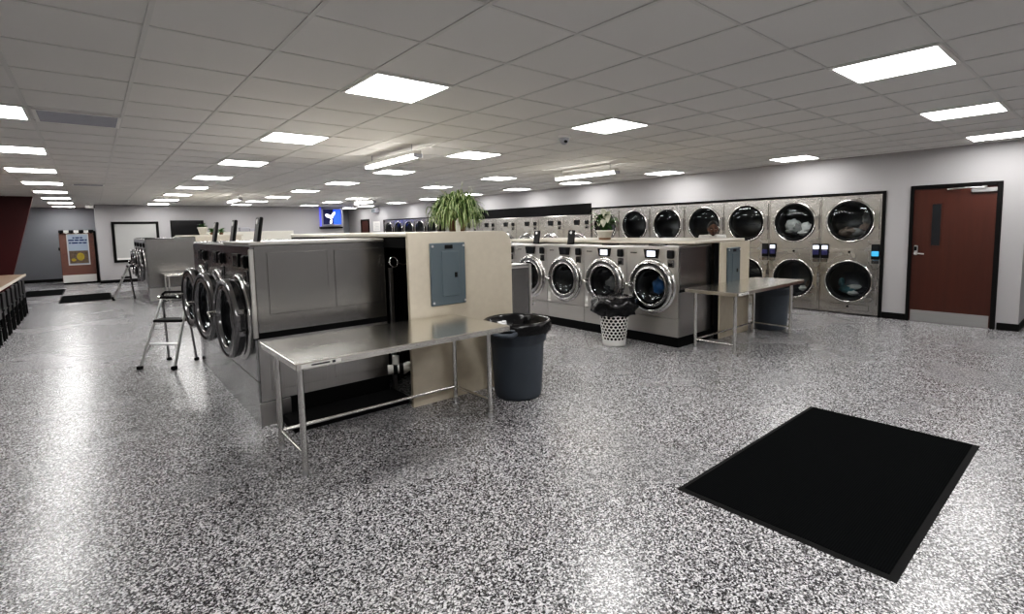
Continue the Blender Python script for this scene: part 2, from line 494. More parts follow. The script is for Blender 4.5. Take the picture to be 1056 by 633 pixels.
# far doors
d2 = tag(MB().box(WX - .006, WX + .01, 21.66, 22.40, .01, 2.03).build('door_2', 'darkwood'), kind='structure')
mb = MB()
mb.box(WX - .03, WX + .012, 21.58, 21.66, 0, 2.09); mb.box(WX - .03, WX + .012, 22.40, 22.48, 0, 2.09); mb.box(WX - .03, WX + .012, 21.66, 22.40, 2.02, 2.09)
mb.build('door_frame', 'blacktrim', d2)
d3 = tag(MB().box(8.62, 9.22, YD - .012, YD + .01, .01, 2.0).build('door_3', 'board'), kind='structure')
mb = MB()
mb.box(8.54, 8.62, YD - .03, YD + .01, 0, 2.07); mb.box(9.22, 9.30, YD - .03, YD + .01, 0, 2.07); mb.box(8.62, 9.22, YD - .03, YD + .01, 2.0, 2.07)
mb.build('door_frame', 'blacktrim', d3)

# ------------------------------------------------------------------ ceiling things
ORD = ['first', 'second', 'third', 'fourth', 'fifth', 'sixth', 'seventh', 'eighth', 'ninth']
def make_light():
    r = thing('ceiling_light', 'x', 'ceiling light')
    h = U / 2
    mb = MB()
    for a in (-1, 1):
        mb.box(a * h - a * .028, a * h - a * .004, -h + .004, h - .004, -.012, 0)
        mb.box(-h + .028, h - .028, a * h - a * .028, a * h - a * .004, -.012, 0)
    mb.build('frame', 'white', r)
    MB().box(-h + .028, h - .028, -h + .028, h - .028, -.008, -.002).build('diffuser', 'diff', r)
    return r
lp = make_light(); first = True
ROWS = [(-.5, [4.5, 8.5, 12.5, 16.5, 20.5, 24.5, 28.5, 32.5], 'far left row over the open aisle, %s panel from the front'),
        (3.5, [.5, 4.5, 8.5, 12.5, 16.5, 20.5, 24.5, 28.5], 'row over the left washer island, %s panel from the front'),
        (7.5, [.5, 4.5, 8.5, 12.5, 16.5, 20.5, 24.5, 28.0], 'row over the middle aisle, %s panel from the front'),
        (11.4, [8.5, 12.5, 20.5, 24.0, 28.0], 'broken row over the right island, %s panel from the front'),
        (15.2, [.5, 4.5, 8.5, 12.0, 15.6, 19.5, 23.5, 28.0, 31.0], 'row along the dryer wall, %s panel from the front')]
for i, js, lab in ROWS:
    for k, jj in enumerate(js):
        o = lp if first else copy_tree(lp); first = False
        o.location = (GX + i * U, GY + jj * U, CZ - .001)
        o['label'] = 'lit square ceiling panel, ' + lab % ORD[k]
        o['group'] = 'square lit ceiling panels'
for (i, lab) in ((7.5, 'largest lit square ceiling panel at upper right, toward the middle of the room'), (11.4, 'lit square ceiling panel between two others, above and left of the wooden door'), (15.2, 'lit square ceiling panel nearest the wooden door, at the right picture edge')):
    o = copy_tree(lp); o.location = (GX + i * U, GY - 3.5 * U, CZ - .001); o['label'] = lab; o['group'] = 'square lit ceiling panels'
# lamps of the part of the room behind the viewer
for (x, y) in ((-1, -1.4), (1.8, -1.4), (1.8, .6), (-1, .6), (4.3, -2.6), (6.8, -2.6), (9.2, -2.6)):
    ld = bpy.data.lights.new('panel_lamp', 'AREA'); ld.energy = 30; ld.size = .55; ld.color = (1, .985, .965)
    lo = bpy.data.objects.new('panel_lamp', ld); col.objects.link(lo); lo.location = (x, y, CZ - .03)

def make_strip():
    r = thing('strip_light', 'x', 'strip light')
    L = .71
    mb = MB(); mb.box(-.055, .055, -L, L, .035, .075, bev=.006); mb.build('housing', 'white', r)
    mb = MB()
    for x in (-.03, .03): mb.cyl((x, -L + .03, .015), (x, L - .03, .015), .017, n=12)
    mb.build('tube', 'tube_l', r)
    for y in (-L, L):
        mb = MB(); mb.box(-.055, .055, y - .02, y + .02, -.008, .038, bev=.004)
        mb.build('end_cap', 'silver', r)
    mb = MB()
    for y in (-L * .8, L * .8): mb.cyl((0, y, .07), (0, y, .17), .006, n=6)
    mb.build('hanger', 'silver', r)
    return r
st = make_strip()
for k, (i, jj, lab) in enumerate(((5.6, 4.9, 'bare tube strip light above the left washer island'), (11.65, 4.8, 'bare tube strip light above the right washer island, in front of the dryers'),
                                  (5.6, 20.3, 'small distant bare tube strip light left of the wall screen'), (11.6, 20.0, 'small distant bare tube strip light right of the wall screen'))):
    o = st if k == 0 else copy_tree(st)
    o.location = (GX + i * U, GY + jj * U, CZ - .17); o['label'] = lab; o['group'] = 'bare tube strip lights'

def make_vent(name, label, x, y, w, d):
    r = thing(name, label, 'vent', (x, y, CZ))
    mb = MB()
    for a in (-1, 1):
        mb.box(a * w / 2 - a * .025, a * w / 2, -d / 2, d / 2, -.014, 0)
        mb.box(-w / 2 + .025, w / 2 - .025, a * d / 2 - a * .025, a * d / 2, -.014, 0)
    mb.build('frame', 'white', r)
    mb = MB()
    for k in range(6):
        y0 = -d / 2 + .05 + k * (d - .1) / 5
        mb.add([(-w / 2 + .02, y0 - .018, -.002), (w / 2 - .02, y0 - .018, -.002), (w / 2 - .02, y0 + .012, -.014), (-w / 2 + .02, y0 + .012, -.014)], [(0, 1, 2, 3)])
    mb.build('louvre', 'silver', r)
    MB().box(-w / 2 + .02, w / 2 - .02, -d / 2 + .02, d / 2 - .02, -.0015, -.0005).build('backing', 'plastic', r)
make_vent('ceiling_vent', 'square louvred ceiling vent beside the far left row of lights, the nearer one', GX + .52 * U, GY + 4.55 * U, .58, .58)
make_vent('ceiling_vent', 'louvred ceiling vent beside the far left row of lights, the farther one', GX + .6 * U, GY + 16.6 * U, .5, .4)
# security cameras, sprinklers
r = thing('dome_camera', 'white dome security camera on the ceiling next to a lit panel', 'camera', (4.26, 4.14, CZ))
mb = MB(); mb.lathe([(0.001, -.028), (.068, -.028), (.078, -.018), (.078, 0)], n=24); mb.build('base', 'white', r)
mb = MB(); mb.lathe([(.001, -.105), (.02, -.102), (.04, -.085), (.052, -.06), (.056, -.028)], n=24); mb.build('dome', 'silver', r)
mb = MB(); mb.cyl((-.02, -.035, -.07), (-.025, -.058, -.078), .016, n=12); mb.build('lens', 'plastic', r)
r = thing('wall_camera', 'small white security camera on the corner at the far left back wall', 'camera', (.05, 21.0, CZ))
mb = MB(); mb.cyl((0, 0, 0), (0, 0, -.06), .03); mb.build('mount', 'white', r)
mb = MB(); mb.cyl((-.10, .02, -.10), (.10, -.04, -.10), .055, n=16); mb.build('body', 'white', r)
mb = MB(); mb.cyl((.10, -.04, -.10), (.105, -.042, -.10), .04); mb.build('lens', 'plastic', r)
def sprinkler(px, py, lab):
    r = thing('sprinkler', lab, 'sprinkler', (px, py, CZ))
    mb = MB(); mb.lathe([(.001, -.012), (.045, -.012), (.05, 0)], n=16); mb.build('escutcheon', 'white', r)
    mb = MB(); mb.cyl((0, 0, -.01), (0, 0, -.06), .01); mb.lathe([(.001, -.064), (.03, -.062), (.03, -.058), (.001, -.056)], n=12); mb.build('head', 'white', r)
sprinkler(4.5, 15.6, 'small white ceiling sprinkler left of the wall screen, the nearer one')
sprinkler(5.0, 19.6, 'small white ceiling sprinkler left of the wall screen, the one nearest the back wall')

# ------------------------------------------------------------------ washers
def lever(mb, cx, cz, R, y):
    mb.cyl((cx - R * .93, y + .01, cz + .015), (cx - R * .93, y - .035, cz + .015), .018, n=12)
    mb.tube([(cx - R * 1.0, y - .035, cz + .02), (cx - R * .85, y - .045, cz + .012), (cx - R * .72, y - .04, cz - .012)], .013, 8)

def make_washer(name, W, D, H, base_h, zc, R, seam, ctl, steel, off=.05, lid='open', lidx=0.0, lit=False, sticker=True, swing=0):
    """front faces local -y, base at z=0"""
    r = thing(name, 'x', 'washer')
    w = W / 2 - .003
    hr = R * .70
    mb = MB()
    mb.holed(-w, w, seam + .004, H - .02, 0, (0, zc, hr))
    # rolled top edge and sides
    mb.add([(-w, 0, H - .02), (w, 0, H - .02), (w, .012, H), (-w, .012, H)], [(0, 1, 2, 3)])
    mb.box(-w, w, .012, D, H - .003, H)
    mb.add([(-w, 0, seam), (-w, D, seam), (-w, D, H), (-w, 0, H - .02)], [(0, 3, 2, 1)])
    mb.add([(w, 0, seam), (w, D, seam), (w, D, H), (w, 0, H - .02)], [(0, 1, 2, 3)])
    mb.add([(-w, D, base_h), (w, D, base_h), (w, D, H), (-w, D, H)], [(0, 3, 2, 1)])
    mb.add([(-w, 0, H - .02), (w, 0, H - .02), (w, D, H - .02), (-w, D, H - .02)], [(0, 1, 2, 3)])
    mb.build('cabinet', steel, r)
    MB().box(-w, w, .004, D - .01, base_h, seam - .003, bev=.003).build('lower_panel', steel, r)
    if base_h > .02:
        MB().box(-W / 2, W / 2, .002, D - .01, 0, base_h - .002).build('plinth', 'black', r)
    # drum
    mb = MB(); mb.lathe([(hr, .0), (hr, .06), (hr * 1.02, .07), (hr * 1.02, .5), (hr * .9, .52), (.001, .52)], (0, 0, zc), 'y', 40)
    dr = mb.build('drum', 'drum', r)
    mb = MB()
    for k in range(3):
        a = TAU * k / 3 + .4
        c, s = math.cos(a), math.sin(a)
        p = [(hr * .98 * math.cos(a + t), hr * .98 * math.sin(a + t)) for t in (-.16, .16)]
        tip = (hr * .78 * c, hr * .78 * s)
        mb.add([(p[0][0], .1, zc + p[0][1]), (p[1][0], .1, zc + p[1][1]), (tip[0], .1, zc + tip[1]), (p[0][0], .5, zc + p[0][1]), (p[1][0], .5, zc + p[1][1]), (tip[0], .5, zc + tip[1])],
               [(0, 1, 2), (0, 2, 5, 3), (2, 1, 4, 5)])
    mb.build('lifter', 'chrome_d', dr)
    # fixed bezel on the cabinet, then the door standing off it
    mb = MB(); mb.lathe([(R * 1.05, .0), (R * 1.05, -.010), (R * .99, -.022), (R * .88, -.022), (R * .84, -.01), (hr, .004)], (0, 0, zc), 'y', 56)
    mb.build('bezel', 'chrome', r)
    y0 = -.028 - off
    prof = [(R * .93, -.03), (R * .955, y0 + .02), (R * .95, y0 - .004), (R * .925, y0 - .016), (R * .905, y0 - .018)]
    prof2 = [(R * .905, y0 - .018), (R * .885, y0 - .012), (R * .74, y0 - .012), (R * .72, y0 - .016)]
    prof3 = [(R * .72, y0 - .016), (R * .70, y0 - .020), (R * .675, y0 - .010), (R * .655, y0 + .02), (R * .66, -.01)]
    mb = MB(); mb.lathe(prof, (0, 0, zc), 'y', 56)
    mb.lathe(prof2, (0, 0, zc), 'y', 56, mi=1); mb.lathe(prof3, (0, 0, zc), 'y', 56)
    dd = mb.build('door', ['chrome', 'chrome_d'] if steel != 'steel_front' else ['chrome_d', 'chrome_d'], r)
    if swing:
        hx = R * .96; dd.rotation_euler.z = swing; dd.location = (hx - hx * math.cos(swing), -hx * math.sin(swing), 0)
    mb = MB(); mb.lathe([(R * .675, y0 - .006), (R * .66, y0 + .03), (R * .60, y0 + .035), (R * .60, y0 + .015)], (0, 0, zc), 'y', 48)
    mb.build('gasket', 'gasket', dd)
    mb = MB(); mb.lathe([(R * .61, y0 + .012), (R * .56, y0 + .035), (R * .45, y0 + .06), (R * .25, y0 + .075), (.001, y0 + .08)], (0, 0, zc), 'y', 40)
    mb.build('door_glass', 'glass', dd)
    mb = MB(); lever(mb, 0, zc, R, y0 - .02)
    mb.build('handle', 'chrome', dd)
    for s in (-1, 1):
        mb = MB(); mb.box(R * .93, R * .968, y0 + .005, -.03, zc + s * .09 - .025, zc + s * .09 + .025, bev=.008)
        mb.build('hinge', 'chrome_d', dd)
    # controls
    cz, cw, ch = ctl
    mb = MB(); mb.prism([(-cw / 2, cz + ch / 2), (cw / 2, cz + ch / 2), (cw * .40, cz - ch / 2), (-cw * .40, cz - ch / 2)][::-1], -.014, .004)
    cp = mb.build('control_panel', 'plastic', r)
    MB().box(-cw * .27, cw * .27, -.017, -.013, cz - ch * .33, cz + ch * .33).build('display', 'screen_w' if lit else 'screen_off', cp)
    mb = MB(); mb.box(W * .30, W * .30 + .10, -.03, .003, cz - .055, cz + .05, bev=.012)
    cr = mb.build('card_reader', 'plastic', r)
    MB().box(W * .30 + .022, W * .30 + .078, -.034, -.028, cz - .02, cz + .03).build('reader_screen', 'screen_off', cr)
    mb = MB(); mb.box(W * .30 + .004, W * .30 + .1, -.012, .003, cz - .17, cz - .075, bev=.006); co = mb.build('coin_box', 'chrome_d', r)
    MB().box(W * .30 + .02, W * .30 + .075, -.016, -.011, cz - .155, cz - .115).build('coin_slot', 'plastic', co)
    mb = MB(); mb.box(-W * .42, -W * .42 + .10, -.004, .002, cz + .0, cz + .016)
    mb.build('badge', 'chrome_d', r)
    if sticker:
        mb = MB()
        mb.box(-W * .47, -W * .47 + .055, -.004, .002, zc - R * .95, zc - R * .95 + .10); mb.box(-W * .47, -W * .47 + .055, -.004, .002, zc - R * .95 - .055, zc - R * .95 - .015)
        mb.build('notice_sticker', 'sticker', r)
    if lid == 'open':
        mb = MB(); mb.box(lidx - .07, lidx + .07, 0, .028, 0, .225, bev=.008)
        lo = mb.build('dispenser_lid', 'plastic', r); lo.location = (0, .10, H - .002); lo.rotation_euler = (-.16, 0, 0)
        mb = MB(); mb.cyl((lidx, .0, .185), (lidx, -.006, .185), .022, n=16); mb.build('emblem', 'alu', lo)
        mb = MB(); mb.box(lidx - .085, lidx + .085, .05, .24, H, H + .004); mb.build('dispenser_opening', 'plastic', r)
    else:
        mb = MB(); mb.box(lidx - .085, lidx + .085, .04, .24, H, H + .016, bev=.006); mb.build('dispenser_lid', 'plastic', r)
    return r

RZ = -PI / 2
# left island, big machines
big = make_washer('large_washer', .94, 1.13, 1.47, .0, .84, .355, .37, (1.33, .24, .11), 'steel_front', off=.065, lid='open', lidx=.22, sticker=False, swing=.13)
bl = ['large stainless washer at the near end of the left island, with the bright edge strip', 'large stainless washer in the middle of the left island, second from the near end', 'large stainless washer of the left island farthest from the near end, beside the step ladder']
for k in range(3):
    o = big if k == 0 else copy_tree(big)
    o.location = (.945, 4.345 + .47 + .94 * k, 0); o.rotation_euler.z = RZ; o['label'] = bl[k]; o['group'] = 'large washers of the left island'
for k, o in enumerate([o for o in col.objects if o.parent is None and o.name.startswith('large_washer')]):
    for c in kids(o):
        if c.name.split('.')[0] == 'door':
            a = (.055, .12, .10)[k]; hx = .355 * .96
            c.rotation_euler.z = a; c.location = (hx - hx * math.cos(a), -hx * math.sin(a), 0)
bigs = [big] + [o for o in col.objects if o.parent is None and o.name.startswith('large_washer') and o is not big]
# the near end of the island: panelling on the first machine's side (local +x face)
x1 = .47
mb = MB()
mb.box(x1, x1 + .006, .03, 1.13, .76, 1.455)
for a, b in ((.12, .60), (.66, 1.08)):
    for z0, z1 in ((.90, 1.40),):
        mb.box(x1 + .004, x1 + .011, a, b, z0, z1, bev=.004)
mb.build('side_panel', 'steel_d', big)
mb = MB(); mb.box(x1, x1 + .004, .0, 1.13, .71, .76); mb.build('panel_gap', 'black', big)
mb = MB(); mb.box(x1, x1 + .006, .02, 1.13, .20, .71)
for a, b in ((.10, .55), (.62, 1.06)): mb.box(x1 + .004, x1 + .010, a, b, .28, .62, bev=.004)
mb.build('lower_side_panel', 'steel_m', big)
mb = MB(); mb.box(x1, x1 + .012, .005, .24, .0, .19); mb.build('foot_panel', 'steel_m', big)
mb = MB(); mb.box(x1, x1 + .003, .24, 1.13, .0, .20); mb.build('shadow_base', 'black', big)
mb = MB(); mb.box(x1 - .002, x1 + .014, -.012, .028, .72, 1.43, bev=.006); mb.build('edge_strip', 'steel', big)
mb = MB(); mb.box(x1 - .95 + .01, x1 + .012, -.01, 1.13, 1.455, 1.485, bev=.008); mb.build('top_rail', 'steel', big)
# black trough under the end panel
r = thing('drain_trough', 'low black drain trough on the floor under the left island end panel', 'trough', (1.6, 4.165, 0))
mb = MB(); mb.box(-.49, .50, -.15, .155, 0, .07, bev=.006); mb.build('trough_cover', 'black', r)
# bulkhead of the left island
def rounded_panel(x0, x1, z0, z1, rr, y0, y1):
    poly = [(x0, z0), (x1, z0)] + [(x1 - rr + rr * math.cos(t), z1 - rr + rr * math.sin(t)) for t in [PI / 2 * k / 10 for k in range(11)]] + [(x0, z1)]
    m = MB(); m.prism(poly, y0, y1); return m
r = thing('utility_partition', 'tall beige laminate partition with a rounded corner, at the end of the left island', 'partition', (2.62, 3.90, 0))
bx = rounded_panel(-.545, .60, 0, 1.53, .13, -.02, .02)
bx.build('end_panel', 'beige', r)
mb = MB(); mb.box(-.55, .47, .0, 3.25, 1.495, 1.532, bev=.008)
mb.build('top_ledge', 'beige_d', r)
mb = MB(); mb.box(.56, .60, .02, 3.25, 0, 1.40); mb.build('back_panel', 'beige', r)
mb = MB(); mb.box(-.54, .47, .02, 3.25, 1.40, 1.49); mb.box(-.53, -.505, .95, 3.25, 0, 1.40); mb.box(-.53, .56, .90, .94, 0, 1.40); mb.build('inner_frame', 'black', r)
def elec(label, x, y, z, w, h):
    r = thing('electrical_panel', label, 'electrical panel', (x, y, z))
    MB().box(-w / 2, w / 2, -.03, 0, 0, h, bev=.006).build('cover', 'grey_box', r)
    d = MB().box(-w * .20, w * .30, -.036, -.028, h * .14, h * .87, bev=.004).build('door', 'grey_box', r)
    mb = MB(); mb.box(w * .16, w * .23, -.044, -.034, h * .44, h * .52, bev=.002); mb.build('latch', 'plastic', d)
    mb = MB()
    mb.box(-w * .10, w * .12, -.034, -.028, h * .905, h * .965); mb.build('nameplate', 'plastic', r)
    for a in (-1, 1):
        for zz in (.05, .95):
            mb = MB(); mb.cyl((a * w * .45, -.029, h * zz), (a * w * .45, -.036, h * zz), .011, n=10); mb.build('screw', 'alu', r)
elec('grey electrical breaker panel on the beige partition of the left island', 2.46, 3.88, .875, .365, .56)
# pipes in the open side
r = thing('drain_pipe', 'white plastic drain elbow with black rubber couplings beside the beige partition', 'pipe', (2.12, 4.12, .0))
mb = MB(); mb.tube([(-.10, .13, .275), (.02, .07, .28), (.055, .06, .285), (.085, .08, .285), (.095, .13, .27), (.10, .22, .22)], .046, 14)
mb.tube([(-.035, .10, .28), (-.03, .105, .40)], .032, 12); mb.build('pipe', 'pvc', r)
mb = MB()
for t in (.30, .62): mb.tube([(-.10 + .15 * t, .13 - .075 * t, .277), (-.10 + .15 * (t + .22), .13 - .075 * (t + .22), .278)], .053, 14)
mb.build('coupling', 'rubber', r)
r = thing('water_hoses', 'bundle of black water hoses in the gap beside the beige partition', 'hoses', (2.22, 4.60, 0))
for k in range(5):
    pts = [(-.02 + .05 * k + .03 * math.sin(2.2 * t + k * 1.7), -.12 + .05 * k + .04 * math.cos(2.0 * t + k), .06 + t * .23) for t in range(6)]
    sm = []
    for a in range(len(pts) - 1):
        for s in range(5): sm.append(Vector(pts[a]).lerp(Vector(pts[a + 1]), s / 5))
    MB().tube(sm, .018, 8).build('hose', 'rubber', r)
r = thing('hose_clamp_ring', 'bright metal ring valve at the top of the gap beside the beige partition', 'valve', (2.11, 4.22, 1.27))
mb = MB(); mb.tube([(.04 * math.cos(t) - .01, -.01 + .01 * math.sin(t), .045 * math.sin(t)) for t in [TAU * k / 18 for k in range(18)]], .007, 8, closed=True); mb.build('ring', 'chrome', r)
mb = MB(); mb.tube([(.03, -.02, -.01), (.07, -.02, -.028), (.12, -.01, -.02), (.16, 0, -.03)], .009, 8); mb.build('stem', 'chrome', r)
r = thing('steel_post', 'narrow grey steel post between the end panel and the beige partition', 'post', (2.115, 4.31, 0))
mb = MB(); mb.box(-.018, .018, -.02, .02, 0, 1.21, bev=.003); mb.box(-.03, .03, -.03, .03, 0, .012); mb.build('upright', 'steel_m', r)

# small washers on the far side of the left island
sm_ = make_washer('small_washer', .70, .66, 1.14, .10, .64, .27, .30, (1.05, .2, .10), 'steel', off=.04, lid='shut')
for k in range(3):
    o = sm_ if k == 0 else copy_tree(sm_)
    o.location = (3.225 + .67, 4.35 + .35 + .71 * k, 0); o.rotation_euler.z = PI / 2
    o['label'] = ['low dark washer behind the beige partition, the end one, seen from its side', 'low washer on the hidden side of the left island, second from its near end', 'low washer on the hidden side of the left island, third from its near end'][k]
    o['group'] = 'low washers on the hidden side of the left island'
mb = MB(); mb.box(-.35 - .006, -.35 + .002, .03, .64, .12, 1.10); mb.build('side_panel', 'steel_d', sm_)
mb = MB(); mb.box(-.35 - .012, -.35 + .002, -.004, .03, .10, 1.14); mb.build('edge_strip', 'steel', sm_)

# right island
IW, IX, IY = .79, 5.615, 3.50
isl = make_washer('front_load_washer', IW, .80, 1.285, .125, .755, .345, .36, (1.185, .235, .115), 'steel', off=.012, lid='shut')
il = ['stainless front load washer at the near end of the right island, blue laundry inside', 'stainless washer second from the near end of the right island, behind the white basket', 'stainless washer third from the near end of the right island, dispenser lid up', 'stainless washer fourth from the near end of the right island, dispenser lid up', 'right island washer fifth from its near end, mostly hidden by the beige partition']
isles = []
for k in range(5):
    if k == 2:
        o = make_washer('front_load_washer', IW, .80, 1.285, .125, .755, .345, .36, (1.185, .235, .115), 'steel', off=.012, lid='open', lidx=.02)
        op = o
    elif k in (3,): o = copy_tree(op)
    else: o = isl if k == 0 else copy_tree(isl)
    o.location = (IX, IY + IW * (k + .5), 0); o.rotation_euler.z = RZ; o['label'] = il[k]; o['group'] = 'washers of the right island'
    isles.append(o)
def kid(o, name):
    for c in kids(o):
        if c.name.split('.')[0] == name: return c
for k in (0, 1):
    for c in kids(kid(isles[k], 'control_panel')):
        c.data = c.data.copy(); c.data.materials[0] = M['screen_w']
x1 = IW / 2
mb = MB(); mb.box(x1, x1 + .005, .02, .79, .73, 1.265, bev=.002); mb.build('side_panel', 'steel_d', isl)
mb = MB(); mb.box(x1, x1 + .005, .02, .79, .135, .70, bev=.002); mb.build('lower_side_panel', 'steel_m', isl)
mb = MB(); mb.box(x1, x1 + .003, .02, .79, .70, .73); mb.build('panel_gap', 'black', isl)
r = thing('utility_partition', 'narrow beige laminate partition at the near end of the right island', 'partition', (6.86, 3.41, 0))
MB().box(-.42, .41, -.02, .02, 0, 1.305, bev=.004).build('end_panel', 'beige', r)
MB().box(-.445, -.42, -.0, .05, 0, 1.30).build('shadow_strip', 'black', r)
MB().box(-.90, .43, .06, 4.05, 1.302, 1.345, bev=.008).build('top_ledge', 'beige_d', r)
MB().box(.37, .41, .02, 4.05, 0, 1.302).build('back_panel', 'beige', r)
mb = MB(); mb.box(-.40, .37, .9, .94, 0, 1.29); mb.build('inner_frame', 'black', r)
elec('grey electrical breaker panel on the narrow beige partition of the right island', 6.77, 3.39, .62, .34, .61)

# far island on the left
fi = make_washer('far_washer', .92, 1.0, 1.485, .0, .84, .36, .37, (1.33, .24, .11), 'steel_front', off=.06, lid='shut', sticker=False)
fl_ = ['nearest washer of the distant left island, behind the step ladder', 'second washer of the distant left island', 'third washer of the distant left island, beside the far step ladder', 'last washer of the distant left island']
for k in range(4):
    o = fi if k == 0 else copy_tree(fi)
    o.location = (.93, 14.18 + .46 + .92 * k, 0); o.rotation_euler.z = RZ; o['label'] = fl_[k]; o['group'] = 'washers of the distant left island'
x1 = .46
MB().box(x1, x1 + .006, .03, 1.0, .36, 1.46, bev=.003).build('side_panel', 'steel_d', fi)
MB().box(x1, x1 + .006, .03, 1.0, .06, .34, bev=.003).build('lower_side_panel', 'steel_m', fi)
r = thing('utility_partition', 'distant beige topped partition running along the distant left island', 'partition', (2.5, 14.3, 0))
MB().box(-.55, .45, 0, .04, 0, 1.50).build('end_panel', 'beige', r)
MB().box(-.58, .5, 0, 3.6, 1.50, 1.54, bev=.006).build('top_ledge', 'beige_d', r)
MB().box(.40, .45, .04, 3.6, 0, 1.50).build('back_panel', 'beige', r)

# big washers set in the right wall beyond the dryers
wl = make_washer('wall_washer', .965, .85, 1.86, .0, .97, .42, .40, (1.665, .20, .13), 'dryer', off=.05, lid='none', sticker=False)
for c in kids(wl):
    if c.name.startswith('dispenser'): bpy.data.objects.remove(c)
wn = ['nearest the stacked dryers', 'second from the dryers', 'third from the dryers', 'fourth from the dryers', 'fifth from the dryers', 'sixth from the dryers, behind the spider plant', 'seventh from the dryers, behind the spider plant']
for k in range(7):
    o = wl if k == 0 else copy_tree(wl)
    o.location = (WX + .01, 8.50 + .97 * (k + .5), 0); o.rotation_euler.z = RZ
    o['label'] = 'tall washer under the black wall band, ' + wn[k]; o['group'] = 'tall washers in the right wall'

# ------------------------------------------------------------------ stacked dryers
DW, DH = .864, 1.975
def make_dryer():
    r = thing('stack_dryer', 'x', 'dryer')
    w = DW / 2 - .003; R = .345; hr = .30
    mid0, mid1 = .925, 1.175
    zl, zu = .555, 1.555
    mb = MB()
    mb.holed(-w, w, .02, mid0, 0, (0, zl, hr)); mb.holed(-w, w, mid1, DH, 0, (0, zu, hr))
    mb.add([(-w, 0, mid0), (w, 0, mid0), (w, 0, mid1), (-w, 0, mid1)], [(0, 1, 2, 3)])
    mb.add([(-w, 0, .02), (-w, .8, .02), (-w, .8, DH), (-w, 0, DH)], [(0, 3, 2, 1)])
    mb.add([(w, 0, .02), (w, .8, .02), (w, .8, DH), (w, 0, DH)], [(0, 1, 2, 3)])
    mb.add([(-w, 0, DH), (w, 0, DH), (w, .8, DH), (-w, .8, DH)], [(0, 1, 2, 3)])
    mb.add([(-w, .8, .02), (w, .8, .02), (w, .8, DH), (-w, .8, DH)], [(0, 3, 2, 1)])
    mb.build('cabinet', 'dryer', r)
    for z in (zl, zu):
        mb = MB(); mb.lathe([(hr, 0), (hr + .02, .03), (hr + .06, .05), (hr + .06, .55), (.001, .56)], (0, 0, z), 'y', 40); mb.build('drum', 'drum', r)
        # square door leaf that carries the round window
        mb = MB()
        mb.holed(-w + .03, w - .025, z - R - .025, z + R + .015, -.018, (0, z, R * .97))
        mb.add([(-w + .03, -.018, z - R - .025), (w - .025, -.018, z - R - .025), (w - .025, 0, z - R - .025), (-w + .03, 0, z - R - .025)], [(0, 3, 2, 1)])
        mb.add([(-w + .03, -.018, z + R + .015), (w - .025, -.018, z + R + .015), (w - .025, 0, z + R + .015), (-w + .03, 0, z + R + .015)], [(0, 1, 2, 3)])
        mb.add([(w - .025, -.018, z - R - .025), (w - .025, -.018, z + R + .015), (w - .025, 0, z + R + .015), (w - .025, 0, z - R - .025)], [(0, 3, 2, 1)])
        d = mb.build('door', 'dryer', r)
        mb = MB(); mb.lathe([(R + .010, -.016), (R + .010, -.036), (R + .002, -.042), (R - .012, -.042), (R - .018, -.034), (R - .02, -.016)], (0, 0, z), 'y', 56); mb.build('door_rim', 'chrome', d)
        mb = MB(); mb.lathe([(R - .018, -.03), (R - .030, -.037), (R - .045, -.035), (R - .05, -.012), (hr - .02, .0)], (0, 0, z), 'y', 48); mb.build('gasket', 'gasket', d)
        mb = MB(); mb.lathe([(R - .04, -.03), (R - .10, -.036), (R * .4, -.042), (.001, -.044)], (0, 0, z), 'y', 40); mb.build('door_glass', 'glass', d)
        mb = MB(); mb.prism([(w - .028, z - .13), (w - .085, z - .08), (w - .085, z + .08), (w - .028, z + .13)], -.055, -.018)
        mb.build('handle', 'chrome', d)
    MB().box(-.30, .30, -.008, .002, .99, 1.09, bev=.004).build('service_panel', 'dryer', r)
    mb = MB(); mb.cyl((0, -.006, 1.045), (0, -.016, 1.045), .018, n=12); mb.build('lock', 'plastic', r)
    MB().box(-.26, .30, -.008, .002, .075, .175, bev=.004).build('lint_panel', 'dryer', r)
    mb = MB(); mb.cyl((0, -.006, .135), (0, -.016, .135), .018, n=12); mb.build('lock', 'plastic', r)
    return r
def readers(r, lit_l, lit_r):
    for s, lit in ((-1, lit_l), (1, lit_r)):
        x = s * .365
        c = MB().box(x - .058, x + .058, -.022, .003, .93, 1.175, bev=.006).build('card_reader', 'plastic', r)
        MB().box(x - .045, x + .045, -.027, -.02, 1.085, 1.15).build('reader_screen', 'screen_w' if lit == 'w' else 'screen_off', c)
        MB().box(x - .05, x + .05, -.04, -.02, .985, 1.065, bev=.008).build('keypad', {'w': 'violet', 'd': 'violet', 'c': 'screen_c'}[lit], c)
        MB().box(x - .05, x + .05, -.03, .003, .865, .925, bev=.006).build('coin_slot', 'chrome_d', r)
dp = make_dryer()
dl = ['stacked stainless dryer nearest the wooden door, at the right end of the row', 'stacked stainless dryer second from the wooden door, pale laundry in its upper drum', 'stacked stainless dryer third from the wooden door, right of the man', 'stacked stainless dryer fourth from the wooden door, behind the man', 'stacked stainless dryer fifth from the wooden door', 'stacked stainless dryer sixth from the wooden door', 'stacked stainless dryer at the left end of the row, behind the potted lily']
DY0 = 2.42
dry = [dp] + [copy_tree(dp) for _ in range(6)]
for k, o in enumerate(dry):
    o.location = (WX + .012, DY0 + DW * (k + .5), 0); o.rotation_euler.z = RZ; o['label'] = dl[k]; o['group'] = 'stacked dryers in the right wall'
    readers(o, 'w' if k in (0, 1) else 'd', ('c', 'w', 'd', 'd', 'd', 'd', 'd')[k])
for k in range(5):
    o = copy_tree(dry[6]); o.location = (WX + .012, 20.10 - .872 * (k + .5), 0)
    o['label'] = 'distant stacked dryer in the right wall, %s from the far door' % ORD[k]; o['group'] = 'distant stacked dryers'

